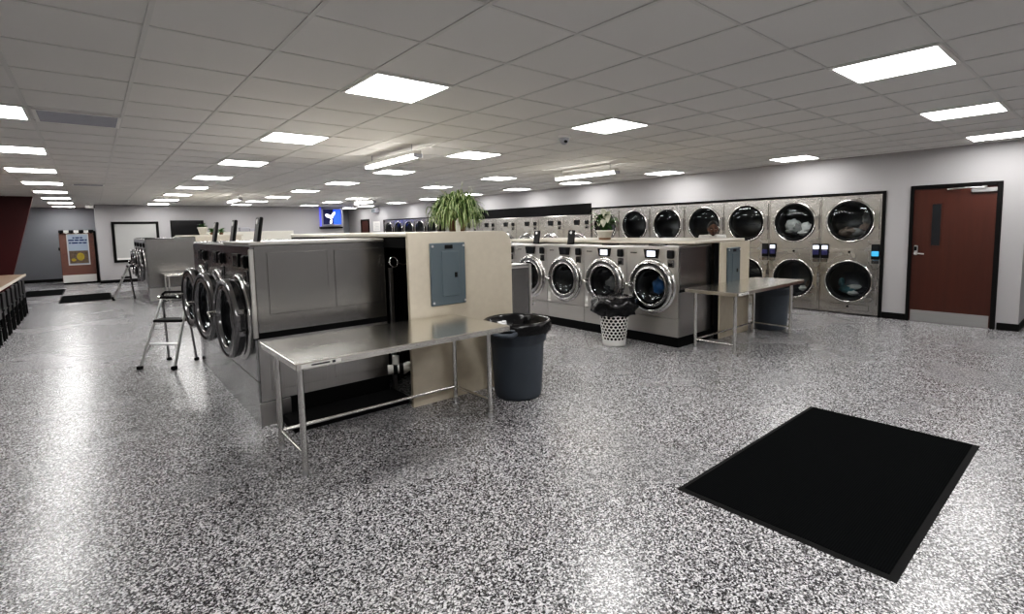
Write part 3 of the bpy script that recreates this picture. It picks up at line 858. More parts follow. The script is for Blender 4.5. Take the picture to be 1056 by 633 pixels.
# laundry inside drums
def cloth_pile(name, label, mats, blobs):
    """blobs: list of (centre, radii, material index)"""
    mb = MB()
    for bi, (c, rad, mi) in enumerate(blobs):
        nu, nv = 22, 12
        vs = []
        for a in range(nv + 1):
            th = PI * a / nv
            for b in range(nu):
                ph = TAU * b / nu
                d = Vector((math.sin(th) * math.cos(ph), math.sin(th) * math.sin(ph), math.cos(th)))
                k = 1 + .35 * noise.noise(d * 2.3 + Vector((bi * 7.1, c[0], c[1]))) + .22 * abs(noise.noise(d * 5.5 + Vector((bi * 3.3, 1, 2))))
                vs.append((c[0] + d.x * rad[0] * k, c[1] + d.y * rad[1] * k, c[2] + d.z * rad[2] * k))
        fs = [(a * nu + b, (a + 1) * nu + b, (a + 1) * nu + (b + 1) % nu, a * nu + (b + 1) % nu) for a in range(nv) for b in range(nu)]
        mb.add(vs, fs, mi, True)
    o = mb.build(name, mats)
    return tag(o, label, 'laundry')
def in_dryer(k, upper): return (WX + .25, DY0 + DW * (k + .5), (1.555 if upper else .555))
x, y, z = in_dryer(0, True)
cloth_pile('laundry_load', 'brown and grey clothes lying in the upper drum of the dryer nearest the wooden door', ['cl_brown', 'cl_grey'],
           [((x, y + .10, z - .19), (.12, .13, .09), 0), ((x - .02, y - .06, z - .20), (.13, .16, .08), 1), ((x, y - .16, z - .13), (.10, .10, .10), 0), ((x + .05, y - .19, z + .03), (.10, .09, .15), 1), ((x - .06, y + .02, z - .18), (.10, .09, .07), 0)])
x, y, z = in_dryer(1, True)
cloth_pile('laundry_load', 'white and grey clothes in the upper drum, dryer second from the wooden door', ['cl_white', 'cl_grey', 'cl_dark'],
           [((x, y + .12, z - .05), (.10, .12, .10), 0), ((x - .03, y, z - .12), (.10, .10, .10), 1), ((x - .02, y - .12, z - .10), (.10, .11, .09), 0), ((x, y + .05, z - .19), (.12, .16, .07), 2), ((x - .06, y - .07, z - .19), (.08, .09, .05), 0), ((x - .07, y + .13, z - .16), (.07, .08, .05), 1)])
x, y, z = in_dryer(0, False)
cloth_pile('laundry_load', 'pale tumbling clothes in the lower drum of the dryer nearest the wooden door', ['cl_teal', 'cl_white', 'cl_dark'],
           [((x, y + .05, z - .16), (.10, .14, .07), 0), ((x - .04, y - .04, z - .11), (.06, .10, .04), 1), ((x, y - .15, z - .17), (.10, .10, .06), 2), ((x, y + .17, z - .05), (.06, .04, .08), 0), ((x - .05, y - .02, z - .21), (.07, .08, .04), 1)])
x, y, z = in_dryer(1, False)
cloth_pile('laundry_load', 'bright striped clothes at the bottom of the lower drum behind the folding table', ['cl_white', 'cl_dark', 'cl_brown'],
           [((x - .06, y - .12, z - .19), (.07, .08, .05), 0), ((x, y - .02, z - .2), (.10, .12, .06), 1), ((x - .08, y - .20, z - .12), (.05, .05, .07), 2)])
x, y, z = in_dryer(2, False)
cloth_pile('laundry_load', 'dark clothes in the lower drum of the dryer third from the wooden door', ['cl_dark', 'cl_grey'],
           [((x, y - .05, z + .02), (.12, .2, .12), 0), ((x - .05, y - .12, z + .08), (.06, .12, .05), 1)])
yy = IY + IW * .5
cloth_pile('laundry_load', 'blue and white wet clothes in the near washer of the right island', ['cl_blue', 'cl_white', 'cl_dark'],
           [((IX + 0.23, yy + .00, .74), (.09, .11, .11), 0), ((IX + 0.21, yy - .05, .86), (.06, .06, .05), 1), ((IX + 0.20, yy - .11, .74), (.05, .05, .09), 1), ((IX + 0.25, yy + .10, .66), (.09, .09, .07), 2), ((IX + 0.21, yy + .05, .68), (.06, .07, .05), 0), ((IX + 0.19, yy - .1, .64), (.05, .06, .04), 2)])
cloth_pile('laundry_load', 'dark grey wet clothes in the washer behind the white basket', ['cl_grey', 'cl_dark'],
           [((IX + 0.23, yy + IW, .72), (.09, .13, .10), 0), ((IX + 0.22, yy + IW - .08, .80), (.07, .08, .08), 1), ((IX + 0.21, yy + IW + .07, .66), (.07, .09, .06), 1)])

# ------------------------------------------------------------------ folding tables
def make_table(label, x0, x1, y0, y1, h, legs, group):
    cx, cy = (x0 + x1) / 2, (y0 + y1) / 2
    r = thing('folding_table', label, 'table', (cx, cy, 0), 0, group)
    a, b = (x1 - x0) / 2, (y1 - y0) / 2
    mb = MB(); mb.box(-a, a, -b, b, h - .006, h, bev=.002)
    mb.box(-a, a, -b, -b + .004, h - .042, h - .006); mb.box(-a, a, b - .004, b, h - .042, h - .006)
    mb.box(-a, -a + .004, -b, b, h - .042, h - .006); mb.box(a - .004, a, -b, b, h - .042, h - .006)
    tp = mb.build('tabletop', 'table', r)
    mb = MB(); mb.box(-a + .03, -a + .27, -b - .002, -b + .001, h - .034, h - .010)
    ms = mb.build('maker_plate', 'sticker', tp)
    mb = MB(); mb.box(-a + .09, -a + .20, -b - .0035, -b - .001, h - .026, h - .017); mb.box(-a + .215, -a + .235, -b - .0035, -b - .001, h - .030, h - .014); mb.build('print', 'ink', ms)
    L0, L1, F, B = [v - c for v, c in zip(legs, (cx, cx, cy, cy))]
    for x in (L0, L1):
        for y in (F, B):
            mb = MB(); mb.cyl((x, y, .03), (x, y, h - .02), .0205, n=16)
            lg = mb.build('leg', 'tube', r)
            mb = MB(); mb.cyl((x, y, 0), (x, y, .035), .0235, .021, n=16); mb.build('foot', 'alu', lg)
            mb = MB(); mb.box(x - .035, x + .035, y - .035, y + .035, h - .03, h - .008); mb.build('socket', 'alu', lg)
    mb = MB(); mb.cyl((L0, B, .135), (L1, B, .135), .013, n=12); mb.build('rear_rail', 'tube', r)
    for x in (L0, L1):
        mb = MB(); mb.cyl((x, F, .135), (x, B, .135), .013, n=12); mb.build('end_rail', 'tube', r)
    return r
TG = 'stainless folding tables'
make_table('stainless steel folding table at the end of the left island, nearest the camera', .87, 2.50, 3.05, 3.86, .785, (.955, 2.54 - .09, 3.27, 3.79), TG)
make_table('stainless folding table at the right island, before the narrow beige partition', 5.52, 7.40, 2.70, 3.352, .775, (5.68, 7.24, 2.80, 3.30), TG)
make_table('small distant stainless steel folding table behind the step ladder', 1.18, 1.95, 13.15, 14.0, .70, (1.24, 1.9, 13.2, 13.9), TG)

# ------------------------------------------------------------------ bins
def make_bin(label, x, y, handle_dir):
    r = thing('trash_can', label, 'trash can', (x, y, 0), handle_dir)
    mb = MB()
    mb.lathe([(.001, .012), (.19, .012), (.205, .0), (.215, .02), (.222, .06), (.246, .50), (.250, .515), (.268, .525), (.284, .68), (.298, .685), (.298, .705), (.282, .705), (.270, .66), (.238, .52), (.205, .06), (.001, .05)], n=48)
    b = mb.build('can', 'bin_blue', r)
    for k in range(12):
        pass
    for s in (-1, 1):
        mb = MB()
        pts = [(s * .285, -.10, .64), (s * .33, -.085, .625), (s * .345, 0, .62), (s * .33, .085, .625), (s * .285, .10, .64)]
        mb.tube(pts, .022, 10); mb.box(s * .275, s * .32, -.10, .10, .655, .675, bev=.008)
        mb.build('handle', 'bin_blue', r)
    mb = MB(); mb.box(-.05, .05, -.292, -.280, .595, .625, bev=.004); mb.build('molded_slot', 'plastic', r)
    # liner folded over the rim
    w = lambda t, j: (.012 * math.sin(9 * t + j) + .010 * math.sin(17 * t + 2 * j) + .008 * math.sin(5 * t)) * (1 if j != 4 else .4)
    mb = MB(); mb.lathe([(.31, .615 - .0), (.318, .645), (.312, .69), (.306, .712), (.295, .718), (.272, .70), (.25, .62), (.215, .52), (.12, .47), (.001, .45)], n=72, wob=w)
    l = mb.build('liner', 'liner', r)
    mb = MB()
    for k in range(9):
        a = TAU * k / 9 + .3
        p = Vector((math.cos(a) * .25, math.sin(a) * .25, .66)); q = Vector((math.cos(a + .5) * .1, math.sin(a + .5) * .1, .5))
        n_ = Vector((math.sin(a), -math.cos(a), 0)) * .05
        mb.add([p + n_, p - n_, q - n_ * .5, q + n_ * .7], [(0, 1, 2, 3), (3, 2, 1, 0)], 0, True)
    mb.build('liner_fold', 'liner', l)
    return r
b1 = make_bin('slate blue round trash can with black liner beside the wide beige partition', 2.985, 3.535, .5)
mb = MB(); mb.add([(.27, -.12, .70), (.32, -.05, .66), (.35, .08, .63), (.30, .16, .70), (.33, -.16, .56), (.40, -.08, .50), (.41, .10, .50), (.34, .20, .58)], [(0, 1, 5, 4), (1, 2, 6, 5), (2, 3, 7, 6)], 0, True)
mb.build('liner_flap', 'liner', b1)
b2 = make_bin('slate blue round trash can under the right folding table', 7.64, 3.24, 1.0)

# white perforated basket with a bunched bag
r = thing('waste_basket', 'white perforated plastic basket in front of the right island washers', 'basket', (5.205, 4.185, 0))
mb = MB()
def bas(u, v): # u angle fraction, v height 0..1
    rr = .145 + .055 * v; t = TAU * u
    return (rr * math.cos(t), rr * math.sin(t), .0 + .47 * v)
NC, NR = 20, 9
for row in range(NR):
    v0 = .17 + (1 - .17 - .07) * row / NR; v1 = .17 + (1 - .17 - .07) * (row + 1) / NR
    for c in range(NC):
        off = .5 if row % 2 else 0
        u0 = (c + off) / NC; u1 = (c + 1 + off) / NC
        sq = []
        for a in range(4):
            for s in range(4):
                f = s / 4
                sq.append([(f, 0), (1, f), (1 - f, 1), (0, 1 - f)][a])
        inn, out = [], []
        for (a, b) in sq:
            th = math.atan2(b - .5, a - .5)
            inn.append(bas(u0 + (u1 - u0) * (.5 + .36 * math.cos(th)), v0 + (v1 - v0) * (.5 + .42 * math.sin(th))))
            out.append(bas(u0 + (u1 - u0) * a, v0 + (v1 - v0) * b))
        mb.add(inn + out, [(k, (k + 1) % 16, 16 + (k + 1) % 16, 16 + k)[::-1] for k in range(16)], 0, True)
bas_prof = [(bas(0, v)[0], bas(0, v)[2]) for v in (0, .06, .17)]
mb.lathe([(.001, .004), (.14, .004)] + bas_prof, n=40)
mb.lathe([(bas(0, .93)[0], bas(0, .93)[2]), (.205, .47), (.208, .48), (.20, .482)], n=40)
mb.build('basket_shell', 'white', r)
mb = MB()
mb.lathe([(.001, .02), (.13, .02), (.185, .45), (.215, .49), (.22, .475)], n=40); mb.build('bag_lining', 'liner', r)
mb = MB()
def wob(t, j):
    return .20 * noise.noise(Vector((2.2 * math.cos(t), 2.2 * math.sin(t), j * .8))) + .10 * noise.noise(Vector((6 * math.cos(t), 6 * math.sin(t), j * 1.3)))
mb.lathe([(.212, .40), (.235, .41), (.27, .46), (.30, .53), (.29, .59), (.25, .63), (.19, .655), (.14, .61), (.08, .64), (.001, .61)], n=64, wob=wob)
o = mb.build('bunched_bag', 'liner', r)
for vv in o.data.vertices:
    d = noise.noise_vector(vv.co * 9) * .028
    vv.co += d

# ------------------------------------------------------------------ floor mats
def make_mat(label, x0, x1, y0, y1):
    cx, cy = (x0 + x1) / 2, (y0 + y1) / 2
    r = thing('floor_mat', label, 'floor mat', (cx, cy, 0))
    a, b = (x1 - x0) / 2, (y1 - y0) / 2; e = .034
    mb = MB()
    o_ = [(-a, -b), (a, -b), (a, b), (-a, b)]; i_ = [(-a + e, -b + e), (a - e, -b + e), (a - e, b - e), (-a + e, b - e)]
    mb.add([(x, y, .0005) for x, y in o_] + [(x, y, .009) for x, y in i_], [(k, (k + 1) % 4, 4 + (k + 1) % 4, 4 + k) for k in range(4)])
    mb.add([(x, y, .0003) for x, y in o_], [(3, 2, 1, 0)])
    mb.build('rubber_border', 'rubber', r)
    MB().box(-a + e - .001, a - e + .001, -b + e - .001, b - e + .001, .001, .0115).build('carpet_pile', 'carpet', r)
make_mat('large black entrance mat lying on the speckled floor in the right foreground', 2.55, 4.58, .53, 1.59)
make_mat('black mat on the floor before the recessed far left wall', -1.55, -.68, 18.25, 20.2)
make_mat('black mat on the floor beside the brick vending machine and far washers', -.70, .32, 15.85, 17.8)

# ------------------------------------------------------------------ step ladders
def make_ladder(label, loc, rz, h=.88):
    r = thing('step_ladder', label, 'step ladder', loc, rz)
    w = .21
    T = lambda s, z: Vector((s * (w - .05 * z / h), - .15 + .38 * z / h, z))
    for s in (-1, 1):
        mb = MB(); mb.tube([T(s, .02), T(s, h * .98)], .016, 10); lg = mb.build('front_rail', 'alu', r)
        mb = MB(); p = T(s, 0); mb.box(p.x - .025, p.x + .025, p.y - .03, p.y + .025, 0, .04, bev=.006); mb.build('foot', 'rubber', lg)
        mb = MB(); q0 = Vector((s * (w - .03), .27, .02)); mb.tube([q0, Vector((s * (w - .06), .205, h * .9))], .013, 10); rl = mb.build('rear_leg', 'chrome_d', r)
        mb = MB(); mb.box(q0.x - .022, q0.x + .022, q0.y - .022, q0.y + .022, 0, .035, bev=.005); mb.build('foot', 'rubber', rl)
        mb = MB(); mb.tube([T(s, .26), T(s, .16) + Vector((-s * .0, .0, 0)), T(s, .16)], .006, 6); 
        mb = MB(); mb.tube([T(s, .17), Vector((s * (w - .08), T(s, .26).y, .27))], .006, 6); mb.build('brace', 'alu', r)
    for z, nm, m in ((.27, 'rung', 'alu'), (.53, 'tread', 'rubber'), (.80, 'top_step', 'rubber')):
        a = T(-1, z); b = T(1, z)
        mb = MB()
        if nm == 'rung': mb.box(a.x, b.x, a.y - .012, a.y + .045, z - .012, z + .012, bev=.005)
        else: mb.box(a.x - .005, b.x + .005, a.y - .035, a.y + (.15 if nm == 'tread' else .12), z - .016, z + .016, bev=.008)
        mb.build(nm, m, r)
    mb = MB(); a = T(-1, h * .96); b = T(1, h * .96)
    mb.tube([a, a + Vector((0.0, .015, .04)), a + Vector((.03, .02, .065)), b + Vector((-.03, .02, .065)), b + Vector((0, .015, .04)), b], .014, 10); mb.build('grab_bar', 'rubber', r)
    for s in (-1, 1):
        mb = MB(); mb.cyl(T(s, .80) + Vector((s * .0, -.02, 0)), T(s, .80) + Vector((s * .03, -.02, 0)), .022, n=12)
        mb.build('pivot', 'chrome', r)
make_ladder('small aluminium step ladder standing beside the far washer of the left island', (.60, 7.2, 0), .0, .83)
l2 = make_ladder('distant aluminium step ladder standing beside the distant left island', (.475, 15.80, 0), -PI / 2)
l1 = [o for o in col.objects if o.name == 'step_ladder'][0]
l1.rotation_euler.z = -.76; l1.location = (.59, 7.19, 0)

# ------------------------------------------------------------------ plants
def blade(mb, p, az, length, droop, wid, mi_edge=0, mi_mid=1, up=.9, n=7):
    d = Vector((math.cos(az), math.sin(az), 0)); sd = Vector((-math.sin(az), math.cos(az), 0))
    pts = []
    for k in range(n + 1):
        t = k / n
        out = length * (1 - (1 - t) ** 1.7); z = up * (1 - ((t - droop) / droop) ** 2)
        q_ = p + d * out + Vector((0, 0, z)); q_.z = max(q_.z, .012 + .004 * (k % 2)); pts.append(q_)
    vs = []
    for k, q in enumerate(pts):
        t = k / n; ww = wid * (.5 + 1.3 * t) * (1 - t) ** .7 + .0008
        vs += [q - sd * ww + Vector((0, 0, ww * .4)), q - sd * ww * .35, q + sd * ww * .35, q + sd * ww + Vector((0, 0, ww * .4))]
    fs = []; mis = []
    for k in range(n):
        for s in range(3):
            mb.add([vs[k * 4 + s], vs[k * 4 + s + 1], vs[k * 4 + 4 + s + 1], vs[k * 4 + 4 + s]], [(0, 1, 2, 3)], mi_mid if s == 1 else mi_edge, True)
def pot_mesh(mb, r0, r1, h, n=28):
    mb.lathe([(.001, 0), (r0, 0), (r1, h * .85), (r1 + .008, h * .86), (r1 + .008, h), (r1 - .006, h), (r1 - .012, h * .86), (.001, h * .82)], n=n)
def spider(label, loc, nb, L, seed, flowers=True):
    rnd = random.Random(seed)
    r = thing('spider_plant', label, 'plant', loc)
    mb = MB(); pot_mesh(mb, .075, .105, .13); p = mb.build('pot', 'pot_brown', r)
    mb = MB(); mb.lathe([(.001, .108), (.09, .105)], n=20); mb.build('soil', 'soil', p)
    mb = MB()
    for k in range(nb):
        az = rnd.uniform(0, TAU); e_ = rnd.random()
        q = Vector((rnd.uniform(-.05, .05), rnd.uniform(-.05, .05), .10))
        out_ = L * (.15 + .80 * e_ ** .6) * rnd.uniform(.8, 1.05)
        top_ = (.31 - .20 * e_ ** 1.5) * rnd.uniform(.72, 1.05)
        blade(mb, q, az, out_, rnd.uniform(.40, .62), rnd.uniform(.009, .015), up=top_)
    for k in range(nb // 2):
        az = rnd.uniform(0, TAU); el = rnd.uniform(.02, 1.25); rr = L * rnd.uniform(.6, .85)
        q = Vector((rr * .92 * math.cos(el) * math.cos(az), rr * .92 * math.cos(el) * math.sin(az), .07 + rr * 1.05 * math.sin(el)))
        blade(mb, q, az + rnd.uniform(-1.4, 1.4), rnd.uniform(.05, .12), rnd.uniform(.35, .7), rnd.uniform(.009, .014), up=rnd.uniform(.02, .06), n=5)
    mb.build('foliage', ['leaf', 'leaf_pale'], r)
    if flowers:
        mb = MB()
        for k in range(5):
            az = rnd.uniform(0, TAU); b = Vector((0, 0, .12)); e = Vector((.2 * math.cos(az), .2 * math.sin(az), .42 + .05 * k % .1))
            mb.tube([b, b.lerp(e, .5) + Vector((0, 0, .08)), e], .002, 5)
            for q in range(5):
                c = e + Vector((rnd.uniform(-.02, .02), rnd.uniform(-.02, .02), rnd.uniform(-.01, .03)))
                mb.lathe([(.001, 0), (.008, .004), (.001, .008)], c, n=6, mi=1)
        mb.build('flower_stem', ['leaf_pale', 'flower'], r)
    return r
spider('bushy variegated spider plant in a brown pot on the left beige partition ledge', (2.90, 4.36, 1.532), 330, .34, 3)
r = thing('plant_card', 'small cream card leaning on the spider plant pot', 'card', (2.80, 4.19, 1.532), .55)
mb = MB(); mb.prism([(-.05, 0), (.05, 0), (.05, .05), (.0, .135), (-.05, .10)], -.002, .002); mb.build('card_face', 'pot_white', r)
# peace lily on the right island ledge
rnd = random.Random(11)
r = thing('peace_lily', 'white flowering peace lily in a white pot on the right island ledge', 'plant', (6.12, 5.10, 1.345))
mb = MB(); pot_mesh(mb, .085, .125, .15, 4 * 7); pw = mb.build('pot', 'pot_white', r)
mb = MB(); mb.lathe([(.001, .001), (.088, .001), (.098, .045), (.093, .05)], n=28, mi=0); mb.build('pot_base', 'pot_brown', pw)
mb = MB(); mb.lathe([(.001, .128), (.11, .126)], n=20); mb.build('soil', 'soil', pw)
def leafblade(mb, base_, tip, wid, mi=0):
    base_ = Vector(base_); tip = Vector(tip); ax = (tip - base_); sd = ax.cross(Vector((0, 0, 1)))
    sd = sd.normalized() if sd.length > 1e-4 else Vector((1, 0, 0)); nrm = sd.cross(ax).normalized()
    n = 6; L = []; 
    for k in range(n + 1):
        t = k / n; q = base_.lerp(tip, t) + nrm * .03 * math.sin(PI * t); ww = wid * math.sin(PI * (t * .92 + .04)) ** .8
        L.append((q - sd * ww + nrm * ww * .3, q, q + sd * ww + nrm * ww * .3))
    for k in range(n):
        for s in (0, 1): mb.add([L[k][s], L[k][s + 1], L[k + 1][s + 1], L[k + 1][s]], [(0, 1, 2, 3)], mi, True)
mb = MB()
for k in range(46):
    az = rnd.uniform(0, TAU); rr = rnd.uniform(.10, .27); z0 = rnd.uniform(.18, .34)
    b = Vector((rr * .4 * math.cos(az), rr * .4 * math.sin(az), z0)); t = Vector((rr * math.cos(az), rr * math.sin(az), z0 + rnd.uniform(-.06, .10)))
    mb.tube([(0, 0, .12), b], .003, 5); leafblade(mb, b, t, rnd.uniform(.025, .04))
mb.build('foliage', 'leaf_dark', r)
mb = MB()
for k, (dx, dy, z) in enumerate(((-.02, .14, .34), (.02, .10, .25), (0, -.02, .40), (.03, -.10, .36), (-.06, -.17, .30), (.02, .03, .33), (-.05, -.06, .24))):
    b = Vector((dx * .8 - .11, dy * .8 - .05, z - .04)); t = Vector((dx * 1.2 - .15, dy * 1.25 - .06, z + .075))
    mb.tube([(0, 0, .12), b], .003, 5, 1); leafblade(mb, b, t, .043 + .006 * (k % 2), 0)
    mb.cyl(b, b.lerp(t, .5) + Vector((-.02, 0, .0)), .006, .003, 8, 0)
mb.build('flower', ['flower', 'leaf_dark'], r)
# things on the distant partition
r = thing('potted_plant', 'distant small plant in a white cup shaped pot on the distant partition', 'plant', (2.2, 14.9, 1.54))
mb = MB(); pot_mesh(mb, .07, .11, .2); mb.build('pot', 'pot_white', r)
mb = MB()
for k in range(26):
    az = rnd.uniform(0, TAU); leafblade(mb, (0, 0, .17), (.13 * math.cos(az), .13 * math.sin(az), rnd.uniform(.18, .30)), .03)
mb.build('foliage', 'leaf_dark', r)
for k, (x, lab) in enumerate(((2.42, 'distant low dark leafy plant right of the white cup shaped pot'), (2.68, 'distant low dark leafy plant, farther right along the distant partition'))):
    r = thing('low_plant', lab, 'plant', (x, 15.0 + .3 * k, 1.54))
    mb = MB(); pot_mesh(mb, .04, .055, .06); mb.build('pot', 'pot_brown', r)
    mb = MB()
    for q in range(30):
        az = rnd.uniform(0, TAU); leafblade(mb, (0, 0, .05), (.12 * math.cos(az), .12 * math.sin(az), rnd.uniform(.04, .19)), .026)
    mb.build('foliage', 'leaf_dark', r)
o = tag(MB().box(2.75, 5.2, 17.6, 17.95, 0, 1.62, bev=.006).build('low_white_partition', 'pot_white'), 'distant low white partition seen above the left island', 'partition')
for k, (x, w_, h_, lab) in enumerate(((3.75, .28, .13, 'taller of two small grey boxes on the distant white partition'), (4.05, .30, .09, 'flatter of two small grey boxes on the distant white partition'))):
    tag(MB().box(x - w_ / 2, x + w_ / 2, 17.66, 17.88, 1.62, 1.62 + h_, bev=.01).build('small_box', 'silver'), lab, 'box')

# ------------------------------------------------------------------ back wall things
r = thing('framed_board', 'black framed grey board on the left part of the back wall', 'board', (1.2, YB, .67))
mb = MB()
mb.box(-.65, -.57, -.04, 0, 0, 1.365); mb.box(.57, .65, -.04, 0, 0, 1.365); mb.box(-.57, .57, -.04, 0, 0, .08); mb.box(-.57, .57, -.04, 0, 1.285, 1.365)
mb.build('frame', 'blacktrim', r)
MB().box(-.57, .57, -.018, 0, .08, 1.285).build('panel', 'board', r)
MB().box(-.56, .56, -.035, -.018, .09, .15).build('ledge', 'white', r)
r = thing('wall_television', 'black switched off television on the back wall', 'television', (2.70, YB, 1.42))
MB().box(-.51, .51, -.06, -.01, 0, .65, bev=.006).build('bezel', 'plastic', r)
MB().box(-.49, .49, -.064, -.058, .02, .63).build('screen', 'tv', r)
r = thing('wall_screen', 'lit blue screen in a silver frame high on the back wall', 'screen', (7.94, YB, 1.80))
mb = MB()
mb.box(-.46, -.38, -.09, 0, 0, .77, bev=.01); mb.box(.38, .46, -.09, 0, 0, .77, bev=.01); mb.box(-.38, .38, -.09, 0, 0, .07, bev=.01); mb.box(-.38, .38, -.09, 0, .70, .77, bev=.01)
mb.build('frame', 'silver', r)
pn = MB().box(-.38, .38, -.06, 0, .07, .70).build('picture', 'tv_navy', r)
mb = MB(); mb.box(.06, .37, -.064, -.059, .08, .69); mb.build('blue_field', 'tv_blue', pn)
mb = MB()
def blob(cx, cz, a, b, rot):
    n = 20; poly = []
    for k in range(n):
        t = TAU * k / n; x = a * math.cos(t); z = b * math.sin(t)
        poly.append((cx + x * math.cos(rot) - z * math.sin(rot), cz + x * math.sin(rot) + z * math.cos(rot)))
    mb.prism(poly[::-1], -.068, -.062)
blob(-.17, .43, .13, .07, -.4); blob(.04, .48, .15, .055, .9); blob(-.05, .19, .10, .05, 1.3); blob(-.04, .36, .08, .05, .2)
mb.build('white_shape', 'tv_white', pn)
MB().box(-.50, -.46, -.05, -.0, .0, .78).build('glow_strip', 'led_blue', r)
o = tag(MB().box(7.40, 8.35, YB - .16, YB, 1.70, 1.76, bev=.006).build('screen_shelf', 'blacktrim'), 'black shelf under the blue wall screen', 'shelf')
r = thing('notice_sheet', 'white notice sheet on the right wall beside the far brown door', 'notice', (WX, 20.85, 1.55))
MB().box(-.006, 0, -.33, .33, 0, .42).build('paper', 'sticker', r)
mb = MB()
for k in range(5): mb.box(-.008, -.005, -.25, .22 - .06 * (k % 3), .06 + .065 * k, .075 + .065 * k)
mb.build('print', 'silver', r)
r = thing('wall_speaker', 'small grey loudspeaker box high on the far right wall', 'speaker', (WX, 20.7, 2.33))
MB().box(-.2, 0, -.2, .2, 0, .2, bev=.015).build('housing', 'silver', r)
MB().box(-.206, -.198, -.17, .17, .03, .17).build('grille', 'grey_box', r)
mb = MB(); mb.box(-.06, 0, -.06, .06, .2, .24); mb.build('bracket', 'alu', r)

# brick wrapped vending machine
r = thing('vending_machine', 'brick patterned vending machine with a poster front in the far left corner', 'vending machine', (-.36, 22.2, 0))
MB().box(-.44, .44, 0, .8, .06, 1.74, bev=.008).build('cabinet', 'brick', r)
MB().box(-.43, .43, -.012, .02, .05, .30, bev=.006).build('base_panel', 'white', r)
MB().box(-.42, .44, .02, .8, 0, .06).build('plinth', 'black', r)
MB().box(.44, .50, -.01, .8, .0, 1.75).build('black_strip', 'black', r)  # black strip in the narrow space between machine and wall corner
mb = MB(); mb.box(-.26, .30, -.02, .0, .62, 1.66, bev=.004); fr = mb.build('poster_frame', 'alu', r)
MB().box(-.23, .27, -.024, -.018, .66, 1.63).build('poster', 'poster', fr)
MB().box(-.22, .26, -.027, -.022, .68, 1.10).build('poster_picture', 'poster_mix', fr)
mb = MB()
n = 18
mb.prism([(.06 + .10 * math.cos(TAU * k / n), .90 + .13 * math.sin(TAU * k / n)) for k in range(n)][::-1], -.030, -.025)
mb.prism([(-.12 + .06 * math.cos(TAU * k / n), .80 + .05 * math.sin(TAU * k / n)) for k in range(n)][::-1], -.030, -.025)
mb.build('yellow_patch', 'yellow', fr)
mb = MB()
for z, ws in ((1.53, (.05, .10, .06)), (1.45, (.14, .10, .12, .05)), (1.36, (.05, .16, .08, .10))):
    tot = sum(ws) + .02 * (len(ws) - 1); x = .02 - tot / 2
    for w_ in ws: mb.box(x, x + w_, -.029, -.023, z - .022, z + .022, bev=.006); x += w_ + .02
mb.build('headline', 'navy', fr)
mb = MB()
for k in range(7):
    x0 = -.44 + k * .126
    mb.add([(x0, -.005, 1.78), (x0 + .126, -.005, 1.78), (x0 + .126, -.11, 1.70), (x0 + .063, -.115, 1.67), (x0, -.11, 1.70)], [(0, 1, 2, 3, 4)], k % 2)
mb.box(-.44, .44, -.005, .3, 1.74, 1.785, 0)
mb.build('awning', ['black', 'white'], r)
MB().box(-.475, -.44, .02, .10, 1.12, 1.22, bev=.006).build('side_box', 'plastic', r)

# ------------------------------------------------------------------ counter and chairs at the left
r = thing('bar_counter', 'long speckled brown counter with a pale edge along the left, before the red wall', 'counter', (-1.6, 11.5, 0))
MB().box(-.55, .46, -3.5, 3.5, .745, .785, bev=.004).build('countertop', 'counter', r)
MB().box(.455, .475, -3.5, 3.5, .745, .79, bev=.004).build('pale_edge', 'beige_d', r)
MB().box(-.55, -.50, -3.4, 3.4, 0, .745).build('support', 'black', r)
mb = MB()
for y in (-3.2, -1.1, 1.1, 3.2): mb.box(-.5, .1, y - .03, y + .03, .60, .745)
mb.build('bracket', 'black', r)
def make_chair():
    r = thing('black_chair', 'x', 'chair')
    for sx in (-1, 1):
        for sy in (-1, 1):
            mb = MB(); mb.tube([(sx * .20, sy * .19, .0), (sx * .185, sy * .175, .43)], .015, 8); mb.build('leg', 'black', r)
    MB().box(-.21, .21, -.20, .20, .43, .47, bev=.012).build('seat', 'plastic', r)
    mb = MB(); mb.box(.17, .20, -.19, .19, .34, .715, bev=.012); mb.build('backrest', 'plastic', r)
    mb = MB()
    for sy in (-1, 1): mb.tube([(-.19, sy * .185, .16), (.195, sy * .185, .16)], .009, 6)
    mb.tube([(.19, -.185, .22), (.19, .185, .22)], .009, 6); mb.build('stretcher', 'chrome_d', r)
    return r
ch = make_chair()
cn = ['nearest the camera, cut by the left picture edge', 'second from the left picture edge', 'third from the left picture edge', 'fourth from the left picture edge', 'fifth from the left picture edge', 'sixth from the left picture edge', 'seventh from the left picture edge', 'last one before the red wall']
for k in range(8):
    o = ch if k == 0 else copy_tree(ch)
    o.location = (-1.31, 9.95 + .60 * k, 0); o['label'] = 'black chair tucked under the brown counter, ' + cn[k]; o['group'] = 'black chairs along the counter'

# ------------------------------------------------------------------ the man behind the right island
def skin_mesh(name, verts, edges, radii, mat, parent, sub=2, root=0):
    me = bpy.data.meshes.new(name); me.from_pydata(verts, edges, [])
    o = bpy.data.objects.new(name, me); col.objects.link(o)
    md = o.modifiers.new('s', 'SKIN'); md.use_smooth_shade = True
    for k, rr in enumerate(radii):
        me.skin_vertices[0].data[k].radius = rr if isinstance(rr, tuple) else (rr, rr)
    me.skin_vertices[0].data[root].use_root = True
    sb = o.modifiers.new('u', 'SUBSURF'); sb.levels = sub; sb.render_levels = sub
    dg = bpy.context.evaluated_depsgraph_get(); dg.update()
    m2 = bpy.data.meshes.new_from_object(o.evaluated_get(dg))
    o.modifiers.clear(); o.data = m2; m2.materials.clear(); m2.materials.append(M[mat]); m2.polygons.foreach_set('use_smooth', [True] * len(m2.polygons))
    if parent: o.parent = parent
    return o
def ensure_skin(me):
    pass
